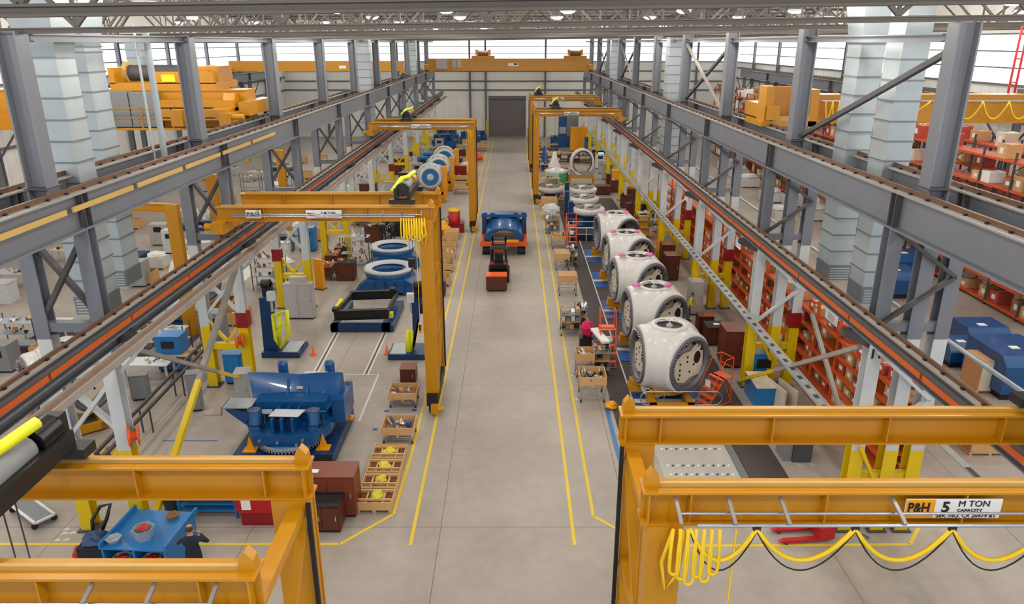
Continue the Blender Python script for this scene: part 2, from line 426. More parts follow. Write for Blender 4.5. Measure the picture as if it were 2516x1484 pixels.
# ================================================================ columns
def hcol(q, x, y, z0, z1, w, d, m, t=.035):
    q.bb(x-w/2, x+w/2, y-d/2, y-d/2+t, z0, z1, m); q.bb(x-w/2, x+w/2, y+d/2-t, y+d/2, z0, z1, m)
    q.bb(x-t/2, x+t/2, y-d/2+t, y+d/2-t, z0, z1, m)
ZT = 10.1      # underside of the big crane girders
def bent(side):
    inner, mids, outer = ((-12.15, [], -13.85) if side == 'left' else (10.75, [11.8], 12.6))
    cxx = -13.05 if side == 'left' else 11.65
    b = thing('crane_column', (cxx, 0, 0), 'x', 'column')
    def leg(x, red):
        q = MB(); x -= cxx
        hcol(q, x, 0, 0, 3.0, .42, .42, 'safety_yellow')
        if red: hcol(q, x, 0, 2.9, 3.6, .45, .45, 'red_band')
        hcol(q, x, 0, 3.0, 6.75, .41, .41, 'white_paint'); hcol(q, x, 0, 6.75, ZT, .42, .42, 'steel')
        q.bb(x-.3, x+.3, -.3, .3, 0, .05, 'steel_dark')
        q.build('leg', b)
    leg(inner, False); leg(outer, False)
    for mx in mids: leg(mx, False)
    a, c = inner-cxx, outer-cxx
    if side == 'left':
        for z0, z1, m in ((7.3, 9.9, 'steel_dark'), (3.4, 5.4, 'white_paint')):
            for p, r in ((a, c), (c, a)):
                MB().bar((p, .05 if p == a else -.05, z0), (r, .05 if p == a else -.05, z1), .12, .2, m, (0,1,0)).build('brace', b)
        for p, r in ((a, c), (c, a)):
            MB().bar((p, 0, 3.3), ((p+r)/2, 0, 2.2), .12, .16, 'safety_yellow', (0,1,0)).build('brace', b)
        for z, m in ((7.1, 'steel'), (5.6, 'white_paint'), (2.0, 'safety_yellow')):
            MB().bar((a, 0, z), (c, 0, z), .3, .28, m).build('strut', b)
    else:
        m_ = (a+c)/2
        for z0, z1, z2, m in ((7.3, 8.7, 10.0, 'steel_dark'), (3.2, 4.8, 6.4, 'white_paint')):
            MB().bar((a, -.24, z0), (c, -.24, z1), .1, .18, m, (0,1,0)).build('brace', b)
            MB().bar((c, -.24, z1), (a, -.24, z2), .1, .18, m, (0,1,0)).build('brace', b)
        MB().bar((a, -.24, 3.2), (m_, -.24, 1.4), .1, .18, 'safety_yellow', (0,1,0)).build('brace', b)
        for z, m in ((7.1, 'steel'), (2.0, 'safety_yellow')):
            MB().bar((a, 0, z), (c, 0, z), .26, .26, m).build('strut', b)
    # bracket that carries the lower runway
    s = 1 if side == 'left' else -1
    q = MB(); q.sprism([(a, 7.0), (a+s*1.0, 7.0), (a+s*1.0, 6.8), (a, 6.35)], 'y', -.12, .12, 'steel_dark'); q.build('bracket', b)
    # upper roof column
    q = MB()
    q.ibeam((0, 0, ZT-.3), (0, 0, 15.28 if side == 'left' else 15.5), .52, .6, .05, 'steel', (1,0,0))
    q.bb(-.32, .32, -.35, .35, 11.2, 11.24, 'steel_dark')
    q.build('upper_column', b)
    return b
for side in ('left', 'right'):
    b0 = bent(side)
    for k, y in enumerate(YB):
        b = b0 if k == 0 else copy_tree(b0)
        b.location.y = y
        b['label'] = 'grey, white and yellow braced steel crane column, %s from the camera in the %s row' % (ORD[k], side)
        b['group'] = 'crane columns of the %s row' % side
# red bands bolted round some legs
for i, (x, y) in enumerate(((-12.15, YB[1]), (12.6, YB[1]), (12.6, YB[2]), (12.6, YB[3]), (-13.85, YB[2]), (-12.15, YB[5]))):
    q = MB(); q.bb(x-.25, x+.25, y-.25, y+.25, 2.95, 3.65, 'red_band')
    tag(q.build('warning_band'), 'dark red band round the %s column leg, %s from the camera' % ('left' if x < 0 else 'right', ORD[YB.index(y)]), 'warning band')
# long bracing between columns (in the row's plane)
def rod(p, q_, label, m='galv_dark', w=.12, name='tie_brace', split=None):
    b = MB(); p = Vector(p); q_ = Vector(q_)
    if split:
        t = (split-p.z)/(q_.z-p.z); mid = p+(q_-p)*t
        lo, hi = (p, q_) if p.z < q_.z else (q_, p)
        b.bar(lo, mid, w, w, 'safety_yellow'); b.bar(mid, hi, w, w, m)
    else: b.bar(p, q_, w, w, m)
    return tag(b.build(name), label, 'brace')
rod((-11.85, YB[0]+.3, .3), (-11.85, YB[1]-.3, 6.3), 'long diagonal brace with a yellow lower half left of the floor, leaning away', 'dusty_white', .2, split=3.0)
rod((-11.85, YB[1]-.3, .3), (-11.75, YB[0]+.3, 6.3), 'long diagonal brace crossing behind, its yellow foot at the second left column', 'dusty_white', .13, split=2.6)
rod((10.5, YB[0]+.3, 6.3), (10.4, YB[1]-.3, .4), 'long diagonal brace with a yellow foot in front of the orange racks', 'dusty_white', .14, split=2.6)
rod((12.0, 27.6, 4.7), (12.0, 23.4, 1.8), 'long pale diagonal brace falling toward the camera before the orange racks', 'dusty_white', .14)
for X, ks, nm in ((-13.05, (), 'left'), (11.65, (0, 2, 5, 7), 'right')):
    for k in ks:
        rod((X+.1, YB[k]+.3, 14.9), (X+.1, YB[k+1]-.3, 11.4), 'dark diagonal roof-level brace behind the %s right upper column' % ORD[k], 'steel_dark', .16)
        if k: rod((X-.1, YB[k]+.3, 11.4), (X-.1, YB[k+1]-.3, 14.9), 'pale diagonal roof-level brace behind the %s right upper column' % ORD[k], 'dusty_white', .14)
# ================================================================ big crane girders
def girder(x, s, label, ytop=11.12, depth=1.05, y1=118, kx=True, inner=True):
    g = thing('crane_girder', (x, 0, 0), label, 'crane girder')
    q = MB(); zc = ytop-depth/2
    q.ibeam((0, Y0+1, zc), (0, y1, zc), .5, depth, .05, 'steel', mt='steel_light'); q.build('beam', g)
    for k, y in enumerate(YB[:9]):
        q = MB(); q.bb(-.22, .22, y-.16, y-.12, ytop-depth+.05, ytop-.05, 'steel_dark'); q.bb(-.22, .22, y+.12, y+.16, ytop-depth+.05, ytop-.05, 'steel_dark')
        q.build('stiffener', g)
    q = MB(); q.bb(-.04, .04, Y0+1, y1, ytop, ytop+.13, 'rail'); q.build('crane_rail', g)
    q = MB(); y = 12
    while y < 80:
        q.bb(-.11, .11, y-.04, y+.04, ytop, ytop+.05, 'black'); y += .85
    tag(q.build('rail_clips', g), kind='stuff')
    return g
girder(-12.15, 1, 'big grey crane girder on the left row, facing the central bay')
girder(10.8, -1, 'big grey crane girder on the right row, facing the central bay')
girder(-13.95, 1, 'big grey crane girder on the left row, facing the left bay')
girder(12.65, -1, 'big grey crane girder on the right row, facing the right bay')
girder(-36.3, 1, 'grey crane girder carried along the left side wall')
girder(34.9, -1, 'grey crane girder carried along the right side wall')
for X, s, nm in ((-36.3, 1, 'left'), (34.9, -1, 'right')):
    for k, y in enumerate(YB):
        q = MB(); hcol(q, X, y, 0, ZT, .4, .4, 'steel'); q.bar((X, y-.1, 8.2), (X-s*1.0, y-.1, 9.6), .1, .1, 'steel_dark')
        q.bar((X, y-.1, 7.0), (X, y+4, 9.9), .1, .12, 'steel_dark')
        tag(q.build('side_column'), 'grey crane column along the %s side wall, %s from the camera' % (nm, ORD[k]), 'column', 'crane columns of the %s side wall' % nm)
# orange power strip on the near left girder
q = MB()
y = 5
while y < 34: q.bar((-11.86, y, 10.75), (-11.86, y+3.3, 10.75), .05, .14, 'crane_tan'); y += 3.6
tag(q.build('conductor_bar'), 'segmented tan conductor bar along the left big girder', 'conductor bar')
# ================================================================ lower runway (semi-gantry)
def runway(x, s, nm):
    g = thing('runway_beam', (x, 0, 0), 'grey runway beam with a brown rail for the yellow cranes, %s side' % nm, 'runway beam')
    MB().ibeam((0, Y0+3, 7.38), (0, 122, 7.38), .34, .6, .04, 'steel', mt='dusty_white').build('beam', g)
    MB().bb(-.035, .035, Y0+3, 122, 7.68, 7.78, 'rail').build('crane_rail', g)
    q = MB(); y = 10
    while y < 70: q.bb(-.09, .09, y-.05, y+.05, 7.68, 7.73, 'black'); y += .8
    tag(q.build('rail_clips', g), kind='stuff')
    q = MB(); y = 0; i = 0
    while y < 118:
        q.bb(s*.2, s*.34, y, y+3.9, 7.36, 7.52, 'conductor'); y += 4.0
    q.build('conductor_strip', g)
    MB().bb(s*.2, s*.34, Y0+3, 122, 7.53, 7.57, 'steel_dark').build('cover_strip', g)
    return g
runway(-11.45, 1, 'left'); runway(10.1, -1, 'right')
# side channels between inner legs
for X, nm in ((-12.15, 'left'),):
    tag(MB().ibeam((X+(.4 if X < 0 else .35), Y0+3, 6.75 if X < 0 else 7.2), (X+(.4 if X < 0 else .35), 120, 6.75 if X < 0 else 7.2), .26, .3, .03, 'steel').build('tie_beam'), 'grey tie beam running behind the %s runway beam' % nm, 'tie beam')
# dusty tray on left
q = MB(); X = -10.7; Z = 7.02
q.bb(X-.15, X+.15, Y0+3, 120, Z-.03, Z, 'dust_brown'); q.bb(X-.18, X-.14, Y0+3, 120, Z-.06, Z+.05, 'dusty_white'); q.bb(X+.12, X+.18, Y0+3, 120, Z-.14, Z+.05, 'dusty_white')
tag(q.build('cable_tray'), 'wide dusty white cable tray above the left work bay', 'cable tray')
for k in range(9):
    q = MB(); y = YB[k]
    q.bar((-11.9, y, 6.9), (X+.2, y, 6.9), .1, .1, 'white_paint'); q.bar((-11.9, y, 5.6), (X, y, 6.85), .08, .1, 'white_paint')
    tag(q.build('tray_bracket'), 'white bracket carrying the dusty tray at the %s left column' % ORD[k], 'bracket', 'tray brackets of the left row')
# perforated tray on right + round pipe
q = MB(); X = 10.3; Z = 3.62
q.bb(X-.16, X+.16, 20.6, 100, Z, Z+.03, 'steel_light'); q.bb(X-.18, X-.15, 20.6, 100, Z-.05, Z+.06, 'galv'); q.bb(X+.15, X+.18, 20.6, 100, Z-.05, Z+.06, 'galv')
y = 20.8
while y < 60: q.bb(X-.07, X+.07, y, y+.26, Z+.03, Z+.04, 'black'); y += .75
tag(q.build('cable_tray'), 'narrow grey cable tray with dark slots along the right columns', 'cable tray')
q = MB(); X = 13.0
q.bb(X-.12, X+.12, 15.6, 23, 3.5, 3.53, 'steel_light')
y = 15.8
while y < 22: q.bb(X-.08, X+.08, y, y+.5, 3.53, 3.54, 'black'); y += 1.9
tag(q.build('cable_tray'), 'grey cable tray with dark slots outside the right columns', 'cable tray')
q = MB(); q.tube((11.2, 6, 6.4), (11.2, 70, 6.4), .22, 'galv', 16)
y = 8
while y < 70: q.tube((11.2, y, 6.4), (11.2, y+.06, 6.4), .24, 'galv_dark', 16); y += 3
tag(q.build('round_duct'), 'long round galvanized air duct under the right runway beam', 'air duct')
tag(MB().tube((13.6, 8, 6.2), (13.6, 60, 6.2), .07, 'galv').build('pipe'), 'slim grey pipe running outside the right columns', 'pipe')
# ================================================================ roof
def truss():
    b = thing('roof_truss', (0, 0, 0), 'x', 'roof truss', 'roof trusses')
    zb = lambda x: 15.44+.0125*x
    MB().ibeam((XL, 0, zb(XL)), (XR, 0, zb(XR)), .2, .15, .035, 'truss').build('bottom_chord', b)
    MB().bar((XL, 0, 18.3), (XR, 0, 18.3), .24, .24, 'truss').build('top_chord', b)
    n = 14; w = (XR-XL)/n
    for i in range(n):
        x0 = XL+w*i
        for a, c in (((x0, 0, zb(x0)+.1), (x0+w/2, 0, 18.2)), ((x0+w/2, 0, 18.2), (x0+w, 0, zb(x0+w)+.1))):
            MB().bar(a, c, .11, .11, 'truss').build('web_member', b)
        MB().bar((x0, 0, zb(x0)+.1), (x0, 0, 18.2), .09, .09, 'truss').build('web_member', b)
    return b
t0 = truss()
for k, y in enumerate([YB[0]-10.6]+YB):
    t = t0 if k == 0 else copy_tree(t0)
    t.location.y = y; t['label'] = 'dark steel roof truss spanning all bays, %s from the camera' % ORD[k]
jm = MB(); Lj = 10.4
jm.bar((0, 0, 18.6), (0, Lj, 18.6), .12, .08, 'truss'); jm.bar((0, .6, 17.9), (0, Lj-.6, 17.9), .08, .06, 'truss')
n = 12
for i in range(n):
    a = .2+(Lj-.4)*i/n; c = .2+(Lj-.4)*(i+1)/n
    za, zc = (18.55, 17.9) if i % 2 == 0 else (17.9, 18.55)
    jm.bar((0, a, za), (0, c, zc), .05, .05, 'truss')
j0 = jm.build('roof_joist'); xs = [XL+2+ (XR-XL-4)/17*i for i in range(18)]; first = True
for k, y in enumerate(YB[:9]):
    for i, x in enumerate(xs[::2]):
        if k < 1 and abs(x) > 30: continue
        o = j0 if first else j0.copy()
        if not first: COL.objects.link(o)
        first = False
        o.location = (x, y+.1, 0); tag(o, 'dark open-web roof joist running lengthwise between two roof trusses', 'roof joist', 'open-web joists under the roof deck')
# longitudinal eave beams above upper columns
for X, nm in ((-13.05, 'left'), (11.65, 'right')):
    tag(MB().ibeam((X, 21, 15.12), (X, YW-.5, 15.12), .2, .22, .04, 'steel').build('eave_beam'), 'grey lengthwise beam joining the tops of the %s upper columns' % nm, 'beam')
# high-bay lamps
def lamp():
    b = thing('high_bay_lamp', (0,0,0), 'x', 'lamp', 'high-bay lamps under the roof')
    q = MB(); q.tube((0,0,.5), (0,0,1.6), .02, 'steel_dark', 6); q.box((0,0,.42), (.24,.24,.3), 'grey_mid'); q.build('ballast_housing', b)
    MB().lathe([(.1,.3),(.18,.25),(.5,-.12),(.53,-.2),(.5,-.12),(.14,.22)], 'chrome', n=16).build('reflector', b)
    MB().lathe([(0,-.34),(.25,-.32),(.42,-.24),(.48,-.14)], 'lens', n=16).build('lens', b)
    L = bpy.data.lights.new('lamp_light', 'POINT'); L.shadow_soft_size = .35; L.energy = LAMP_W; L.color = (1,.95,.86)
    lo = bpy.data.objects.new('lamp_light', L); COL.objects.link(lo); lo.parent = b; lo.location = (0,0,-.75)
    return b
LAMP_W = 500
lxs = [-31.5,-24.5,-17.8,-10.8,-4.1,3.3,10.4,17.2,24,31]; lys = [3, 14, 25.5, 38, 48, 60, 74, 90, 108]
l0 = lamp(); first = True
for j, y in enumerate(lys):
    for i, x in enumerate(lxs):
        o = l0 if first else copy_tree(l0); first = False
        o.location = (x, y, 17.0)
        o['label'] = 'glowing high-bay lamp, %s row from the camera, %s from the left' % (ORD[j], ORD[i])
# ================================================================ text
def text_mesh(s, size, m, name, parent, loc, rot, align='LEFT', sx=1.0, bold=.0):
    cu = bpy.data.curves.new('t', 'FONT'); cu.body = s; cu.size = size; cu.align_x = align; cu.extrude = .004; cu.offset = bold
    cu.resolution_u = 3
    o = bpy.data.objects.new('t', cu); COL.objects.link(o)
    dg = bpy.context.evaluated_depsgraph_get(); dg.update()
    me = bpy.data.meshes.new_from_object(o.evaluated_get(dg)); bpy.data.objects.remove(o)
    me.materials.clear(); me.materials.append(MATS[m])
    q = bpy.data.objects.new(name, me); COL.objects.link(q); q.parent = parent
    q.location = loc; q.rotation_euler = rot; q.scale = (sx, 1, 1)
    return q
# ================================================================ yellow semi-gantry cranes
def sag(p, q, drop, n=10):
    p = Vector(p); q = Vector(q)
    return [p+(q-p)*(i/n)-Vector((0,0,drop*(1-(2*i/n-1)**2))) for i in range(n+1)]
def gantry(side, yf, yb, label, sign=None, detail=2, fest=None, bunch=0, brx=None):
    s = -1 if side == 'left' else 1
    XA = -3.45 if s < 0 else 2.2; XE = -11.45 if s < 0 else 10.1      # aisle leg, runway end
    xt = XA - s*.35
    Z = 8.95; H = .56; W = .38
    c = thing('semi_gantry_crane', (XA, (yf+yb)/2, 0), label, 'crane', 'yellow semi-gantry cranes')
    ox, oy = XA, (yf+yb)/2
    X = lambda v: v-ox
    Y = lambda v: v-oy
    for y in (yf, yb):
        q = MB(); q.ibeam((X(xt), Y(y), Z-H/2), (X(XE+s*.2), Y(y), Z-H/2), W, H, .035, 'crane_yellow')
        for xx in (XA-s*.25, XA+s*.35, XA+s*2.3, XA+s*4.3, XA+s*6.3):
            q.bb(X(xx)-.012, X(xx)+.012, Y(y)-W/2+.02, Y(y)-.02, Z-H+.03, Z-.03, 'crane_yellow')
        q.build('girder', c)
        q = MB(); q.bb(X(xt-s*.0+s*.18), X(XE), Y(y)-.03, Y(y)+.03, Z, Z+.06, 'crane_tan')
        q.build('trolley_rail', c)
        q = MB(); q.sprism([(X(xt+s*.14)-.1, Z), (X(xt+s*.14)+.12, Z), (X(xt+s*.14)+.1, Z+.17), (X(xt+s*.14), Z+.28), (X(xt+s*.14)-.08, Z+.17)], 'y', Y(y)-.06, Y(y)+.1, 'crane_yellow')
        q.build('end_stop', c)
        # leg (box column) with the safety brace on its inner side
        q = MB(); q.bb(X(XA)-.26, X(XA)+.26, Y(y)-.22, Y(y)+.22, .95, Z-H, 'crane_yellow')
        q.bb(X(XA)-.28, X(XA)+.28, Y(y)+.18, Y(y)+.24, .95, Z-H, 'crane_yellow')
        q.build('leg', c)
    # ties joining both girders / legs
    for z in (Z-.75, 6.0, 3.4):
        MB().bar((X(XA-s*.12), Y(yf), z), (X(XA-s*.12), Y(yb), z), .24, .16, 'crane_yellow').build('tie_beam', c)
    for za, zb in ((6.0, 8.1), (3.4, 5.9), (1.1, 3.3)):
        MB().bar((X(XA-s*.2), Y(yf)+.2, za), (X(XA-s*.2), Y(yb)-.2, zb), .12, .14, 'crane_yellow').build('brace', c)
    # cable chain down the aisle side of the back leg
    xc = XA-s*.32
    q = MB(); q.bb(X(xc)-.035, X(xc)+.035, Y(yb)-.3, Y(yb)-.24, 1.0, Z-H, 'black'); q.build('cable_guide', c)
    # bottom end truck with wheels
    q = MB(); q.bb(X(XA)-.24, X(XA)+.24, Y(yf)-.4, Y(yb)+.4, .42, .95, 'black'); q.build('end_truck', c)
    for y in (yf-.1, yb+.1):
        MB().tube((X(XA)-.16, Y(y), .27), (X(XA)+.16, Y(y), .27), .26, 'rubber', 14).build('wheel', c)
    q = MB(); q.tube((X(XA)+.2, Y(yf)-.5, .34), (X(XA)+.5, Y(yf)-.5, .34), .13, 'crane_yellow', 10); q.box((X(XA)+.1, Y(yf)-.5, .34), (.3,.24,.4), 'crane_yellow'); q.build('drive_motor', c)
    # runway end: end truck and motor on the wall side
    q = MB(); q.bb(X(XE)-.17, X(XE)+.17, Y(yf)-.55, Y(yb)+.55, 7.95, 8.4, 'crane_yellow'); q.build('end_truck', c)
    for y in (yf-.3, yb+.3):
        MB().tube((X(XE)-.07, Y(y), 7.93), (X(XE)+.07, Y(y), 7.93), .14, 'steel_dark', 12).build('wheel', c)
    q = MB(); q.tube((X(XE+s*.15), Y(yf)-.35, 8.2), (X(XE+s*.6), Y(yf)-.35, 8.2), .15, 'crane_yellow', 10); q.box((X(XE+s*.2), Y(yf)-.35, 8.2), (.25, .36, .36), 'crane_yellow'); q.build('drive_motor', c)
    # festoon track in front of the front girder
    yt = yf-.57; x0 = XA+s*.15; x1 = XE-s*.6
    if detail >= 1:
        q = MB(); q.tube((X(x0), Y(yf-.32), 8.7), (X(x1), Y(yf-.32), 8.7), .022, 'chrome', 6); q.tube((X(x0+s*.2), Y(yt), 8.68), (X(x1), Y(yt), 8.68), .025, 'chrome', 6)
        q.build('festoon_track', c)
        for xx in [XA+s*v for v in (.12, .87, 1.62, 3.22, 6.5)]:
            if abs(xx-XE) < .6: break
            if i_skip(xx): continue
            MB().bar((X(xx), Y(yf-.15), 8.86), (X(xx), Y(yt-.03), 8.72), .05, .04, 'chrome').build('support_arm', c)
    if fest:
        pts = fest
        for a, b in zip(pts[:-1], pts[1:]):
            h = MB(); h.path(sag((X(a), Y(yt), 8.62), (X(b), Y(yt), 8.62), .52, 14), .035, 'hose', 8)
            h.build('festoon_cable', c)
            h = MB(); h.path(sag((X(a), Y(yt-.02), 8.6), (X(b), Y(yt-.02), 8.6), .66, 14), .012, 'black', 5); h.build('thin_cable', c)
            MB().box((X(b), Y(yt), 8.64), (.1,.05,.07), 'black').build('cable_trolley', c)
    if bunch:
        for i in range(bunch):
            xx = XA+s*(.02+.11*i) if side == 'right' else XA+s*(.1+.1*i)
            h = MB(); dz = .75+.2*((i*37) % 5)/4
            top = 8.62
            h.path([(X(xx), Y(yt), top), (X(xx)-.02, Y(yt)-.03, top-dz*.5), (X(xx)-.02, Y(yt)-.04, top-dz*.82)]+[(X(xx)+.05-.07*cos(pi*j/6), Y(yt)-.03, top-dz*.86-.1*sin(pi*j/6)) for j in range(1, 6)]+[(X(xx)+.12, Y(yt)-.02, top-dz*.82), (X(xx)+.12, Y(yt)-.02, top-dz*.5), (X(xx)+.1, Y(yt), top)], .026, 'hose', 6)
            h.build('festoon_cable', c)
    if detail:
        h = MB(); h.path([(X(XA+s*.1), Y(yf-.27), 8.4), (X(XA-s*.05), Y(yf-.35), 7.9), (X(XA+s*.02), Y(yf-.34), 7.4), (X(XA+s*.2), Y(yf-.36), 7.7), (X(XA+s*.22), Y(yf-.45), 8.5)], .03, 'hose', 6); h.build('festoon_cable', c)
        # pendant control on a thin line
        xp = XA+s*(.9 if side == 'right' else .35)
        h = MB(); h.tube((X(xp), Y(yt), 8.6), (X(xp-s*.0), Y(yt), 4.3), .014, 'hose', 5); h.build('pendant_cable', c)
        h = MB(); h.box((X(xp), Y(yt), 4.05), (.14,.12,.4), 'panel_orange'); h.box((X(xp), Y(yt)-.07, 4.1), (.08,.03,.25), 'black'); h.build('pendant_control', c)
    if sign:
        for (xs, w, kind) in sign:
            ys = yf-W/2-.02 if kind != 'big' else yf-W/2+.01
            b = MB(); b.bb(X(xs), X(xs+w), Y(ys)-.012, Y(ys), Z-H+.14, Z-.1, 'paper'); p = b.build('sign_plate', c)
            if kind == 'big':
                y_ = Y(ys)-.014
                q = MB(); q.bb(X(xs)+.01, X(xs)+.42, y_-.006, y_, Z-H+.15, Z-.11, 'panel_orange'); q.build('sign_field', p)
                text_mesh('P&H', .22, 'black', 'lettering', p, (X(xs)+.03, y_-.008, Z-H+.25), (pi/2,0,0), sx=.78, bold=.006)
                text_mesh('5', .24, 'black', 'lettering', p, (X(xs)+.52, y_-.004, Z-H+.25), (pi/2,0,0), bold=.006)
                text_mesh('M TON', .14, 'black', 'lettering', p, (X(xs)+.75, y_-.004, Z-H+.34), (pi/2,0,0), sx=1.0)
                text_mesh('CAPACITY', .07, 'black', 'lettering', p, (X(xs)+.75, y_-.004, Z-H+.25), (pi/2,0,0), sx=1.1)
                text_mesh('SER. NO. CR 20979 BT', .09, 'black', 'lettering', p, (X(xs)+.46, y_-.004, Z-H+.155), (pi/2,0,0), sx=1.0)
            else:
                if kind == 'ph':
                    text_mesh('P&H', .26, 'black', 'lettering', p, (X(xs)+.03, Y(ys)-.016, Z-H+.19), (pi/2,0,0), sx=w/.56, bold=.006)
                else:
                    text_mesh('5 M TON', .14, 'black', 'lettering', p, (X(xs)+w*.42, Y(ys)-.016, Z-H+.3), (pi/2,0,0), bold=.004)
                    text_mesh('SER. NO. CR 20979', .1, 'black', 'lettering', p, (X(xs)+w*.3, Y(ys)-.016, Z-H+.17), (pi/2,0,0), bold=.002)
                    text_mesh('P&H', .2, 'black', 'lettering', p, (X(xs)+.04, Y(ys)-.016, Z-H+.22), (pi/2,0,0), sx=.8, bold=.006)
    return c
i_skip = lambda x: False
g1 = gantry('left', 7.34, 9.75, 'yellow semi-gantry crane cut by the lower left corner of the view', None, 2, None, 0)
g2 = gantry('right', 9.12, 11.4, 'yellow semi-gantry crane at lower right with looping yellow festoon cable', [(5.62, 1.38, 'big')], 2, [2.45, 3.38, 4.75, 6.1, 7.45, 8.8], 6)
g3 = gantry('left', 28.3, 31.0, 'yellow semi-gantry crane over the blue lift stands, sign plates on its girder', [(-10.45, .6, 'ph'), (-8.1, 1.4, 'plate')], 2, None, 9)
g4 = gantry('left', 60.2, 63, 'far yellow semi-gantry crane beside the row of white and blue discs', [(-8.2, 1.6, 'plate')], 1, None, 0)
g5 = gantry('right', 71.5, 74.3, 'far yellow semi-gantry crane over the green wrapped drum', [(4.8, 1.4, 'plate')], 1)
g6 = gantry('right', 90.5, 93.3, 'farthest yellow semi-gantry crane before the end wall on the right', [(4.6, 1.4, 'plate')], 1)
# hoist trolleys -------------------------------------------------
def trolley(x, yf, yb, label, big=True, col='black'):
    t = thing('hoist_trolley', (x, (yf+yb)/2, 9.02), label, 'hoist', 'hoist trolleys on the cranes')
    d = (yb-yf)/2
    q = MB(); q.bb(-.5, .5, -d-.18, -d+.14, .06, .22, 'black'); q.bb(-.5, .5, d-.14, d+.18, .06, .22, 'black')
    q.bb(-.32, -.18, -d, d, .2, .62, 'black_gloss'); q.bb(.2, .32, -d, d, .2, .5, 'black'); q.build('frame', t)
    q = MB(); q.tube((.0, -d*.7, .55), (.0, d*.45, .55), .22, 'grey_mid', 16); q.tube((0, -d*.7-.25, .55), (0, -d*.7, .55), .27, 'black', 14); q.build('drum', t)
    q = MB(); q.tube((.05, d*.5, .58), (.05, d*.9, .58), .24, 'crane_yellow' if not big else 'black_gloss', 12); q.box((.05, d*.98, .6), (.34,.2,.34), 'black'); q.build('hoist_motor', t)
    q = MB(); q.path([(-.4, -d*.9, .5), (-.1, -d*.4, .9), (.05, 0, .85), (.25, d*.5, .95)], .09, 'hi_yellow', 8); q.build('cable_sleeve', t)
    for y in (-d, d):
        for xx in (-.35, .35): MB().tube((xx, y-.06, .1), (xx, y+.06, .1), .09, 'steel_dark', 10).build('wheel', t)
    q = MB(); q.tube((0, -.1, .4), (0, -.1, -2.6), .012, 'steel_dark', 5); q.tube((.12, .0, .4), (.12, .0, -2.6), .012, 'steel_dark', 5); q.build('rope', t)
    q = MB(); q.box((.06, -.05, -2.75), (.26,.2,.36), 'black'); q.path([(.06,-.05,-2.9), (.06,-.05,-3.1), (.16,-.05,-3.22), (.06,-.05,-3.33), (-.05,-.05,-3.24)], .03, 'steel_dark'); q.build('hook_block', t)
    return t
trolley(-6.95, 7.34, 9.75, 'black hoist trolley with a yellow sleeved cable on the lower left crane')
trolley(9.2, 9.12, 11.4, 'black hoist trolley at the right edge on the near right crane')
trolley(-4.35, 28.3, 31.0, 'black and yellow hoist trolley on the crane above the blue castings', False)
trolley(-8.6, 60.2, 63, 'small dark hoist trolley on the far left crane', False)
trolley(4.0, 71.5, 74.3, 'small dark hoist trolley on the far right crane over the drum', False)
trolley(3.0, 90.5, 93.3, 'small dark hoist trolley on the farthest right crane', False)
# ================================================================ overhead bridge cranes
def bridge(x0, x1, y, z0, z1, w, label, cap=.0):
    b = thing('bridge_crane', ((x0+x1)/2, y, 11.25), label, 'bridge crane')
    c = (x0+x1)/2
    q = MB(); q.bb(x0-c+.2, x1-c-.2, -w/2, w/2, z0-11.25, z1-11.25, 'crane_yellow')
    q.bb(x0-c+.2, x1-c-.2, -w/2-.06, w/2+.06, z1-11.25, z1-11.2, 'crane_yellow'); q.bb(x0-c+.2, x1-c-.2, -w/2-.06, w/2+.06, z0-11.3, z0-11.25, 'crane_yellow')
    q.build('bridge_girder', b)
    for xx in (x0-c, x1-c):
        q = MB(); q.bb(xx-.28, xx+.28, -1.9, 1.9, .18, .85, 'crane_yellow'); q.build('end_truck', b)
        for yy in (-1.4, 1.4): MB().tube((xx-.08, yy, .23), (xx+.08, yy, .23), .23, 'steel_dark', 12).build('wheel', b)
    return b, c
b, c = bridge(-12.15, 10.8, 108.5, 11.3, 12.85, 1.2, 'yellow bridge crane spanning the central bay before the end wall')
q = MB(); q.bb(-10.2, -8.6, -.95, -.62, .25, 1.55, 'grey_cab'); q.build('control_cabinet', b)
q = MB(); q.bb(-7.9, -7.4, -.85, -.62, .45, 1.4, 'grey_cab'); q.bb(-7.3, -6.6, -.85, -.62, .45, 1.45, 'grey_cab'); q.build('control_cabinet', b)
q = MB(); q.bb(-.1, 1.3, -.66, -.62, .65, 1.05, 'paper'); q.bb(.7, 1.2, -.68, -.65, .8, 1.0, 'black'); q.build('sign_plate', b)
for xx, nm in ((-3.6, 'left'), (9.3, 'right')):
    t = thing('hoist_trolley', (c+xx, 108.5, 12.9), 'yellow hoist unit on the %s part of the far bridge crane' % nm, 'hoist', 'hoists of the far bridge crane')
    q = MB(); q.bb(-1.6, 1.6, -.7, .7, 0, .35, 'crane_yellow'); q.build('frame', t)
    q = MB(); q.tube((-.8, 0, .65), (.8, 0, .65), .4, 'rail', 12); q.build('drum', t)
    q = MB(); q.box((-.9, -.2, .8), (.35,.5,.8), 'crane_yellow'); q.box((.9, -.2, .8), (.35,.5,.8), 'crane_yellow'); q.build('gearbox', t)
b, c = bridge(-36.3, -13.95, 98, 11.6, 12.75, 1.0, 'far yellow bridge crane spanning the left bay')
q = MB(); q.bb(3.0, 3.9, -.56, -.52, .65, 1.0, 'paper'); q.build('sign_plate', b)
b, c = bridge(-36.3, -13.95, 41.0, 10.7, 12.6, 1.3, 'near yellow bridge crane spanning the left bay behind the ducts')
b['label'] = 'near yellow bridge crane in the left bay behind the two galvanized ducts'
q = MB(); q.bb(-12, 9.5, -1.6, -.7, -.6, -.5, 'crane_yellow')
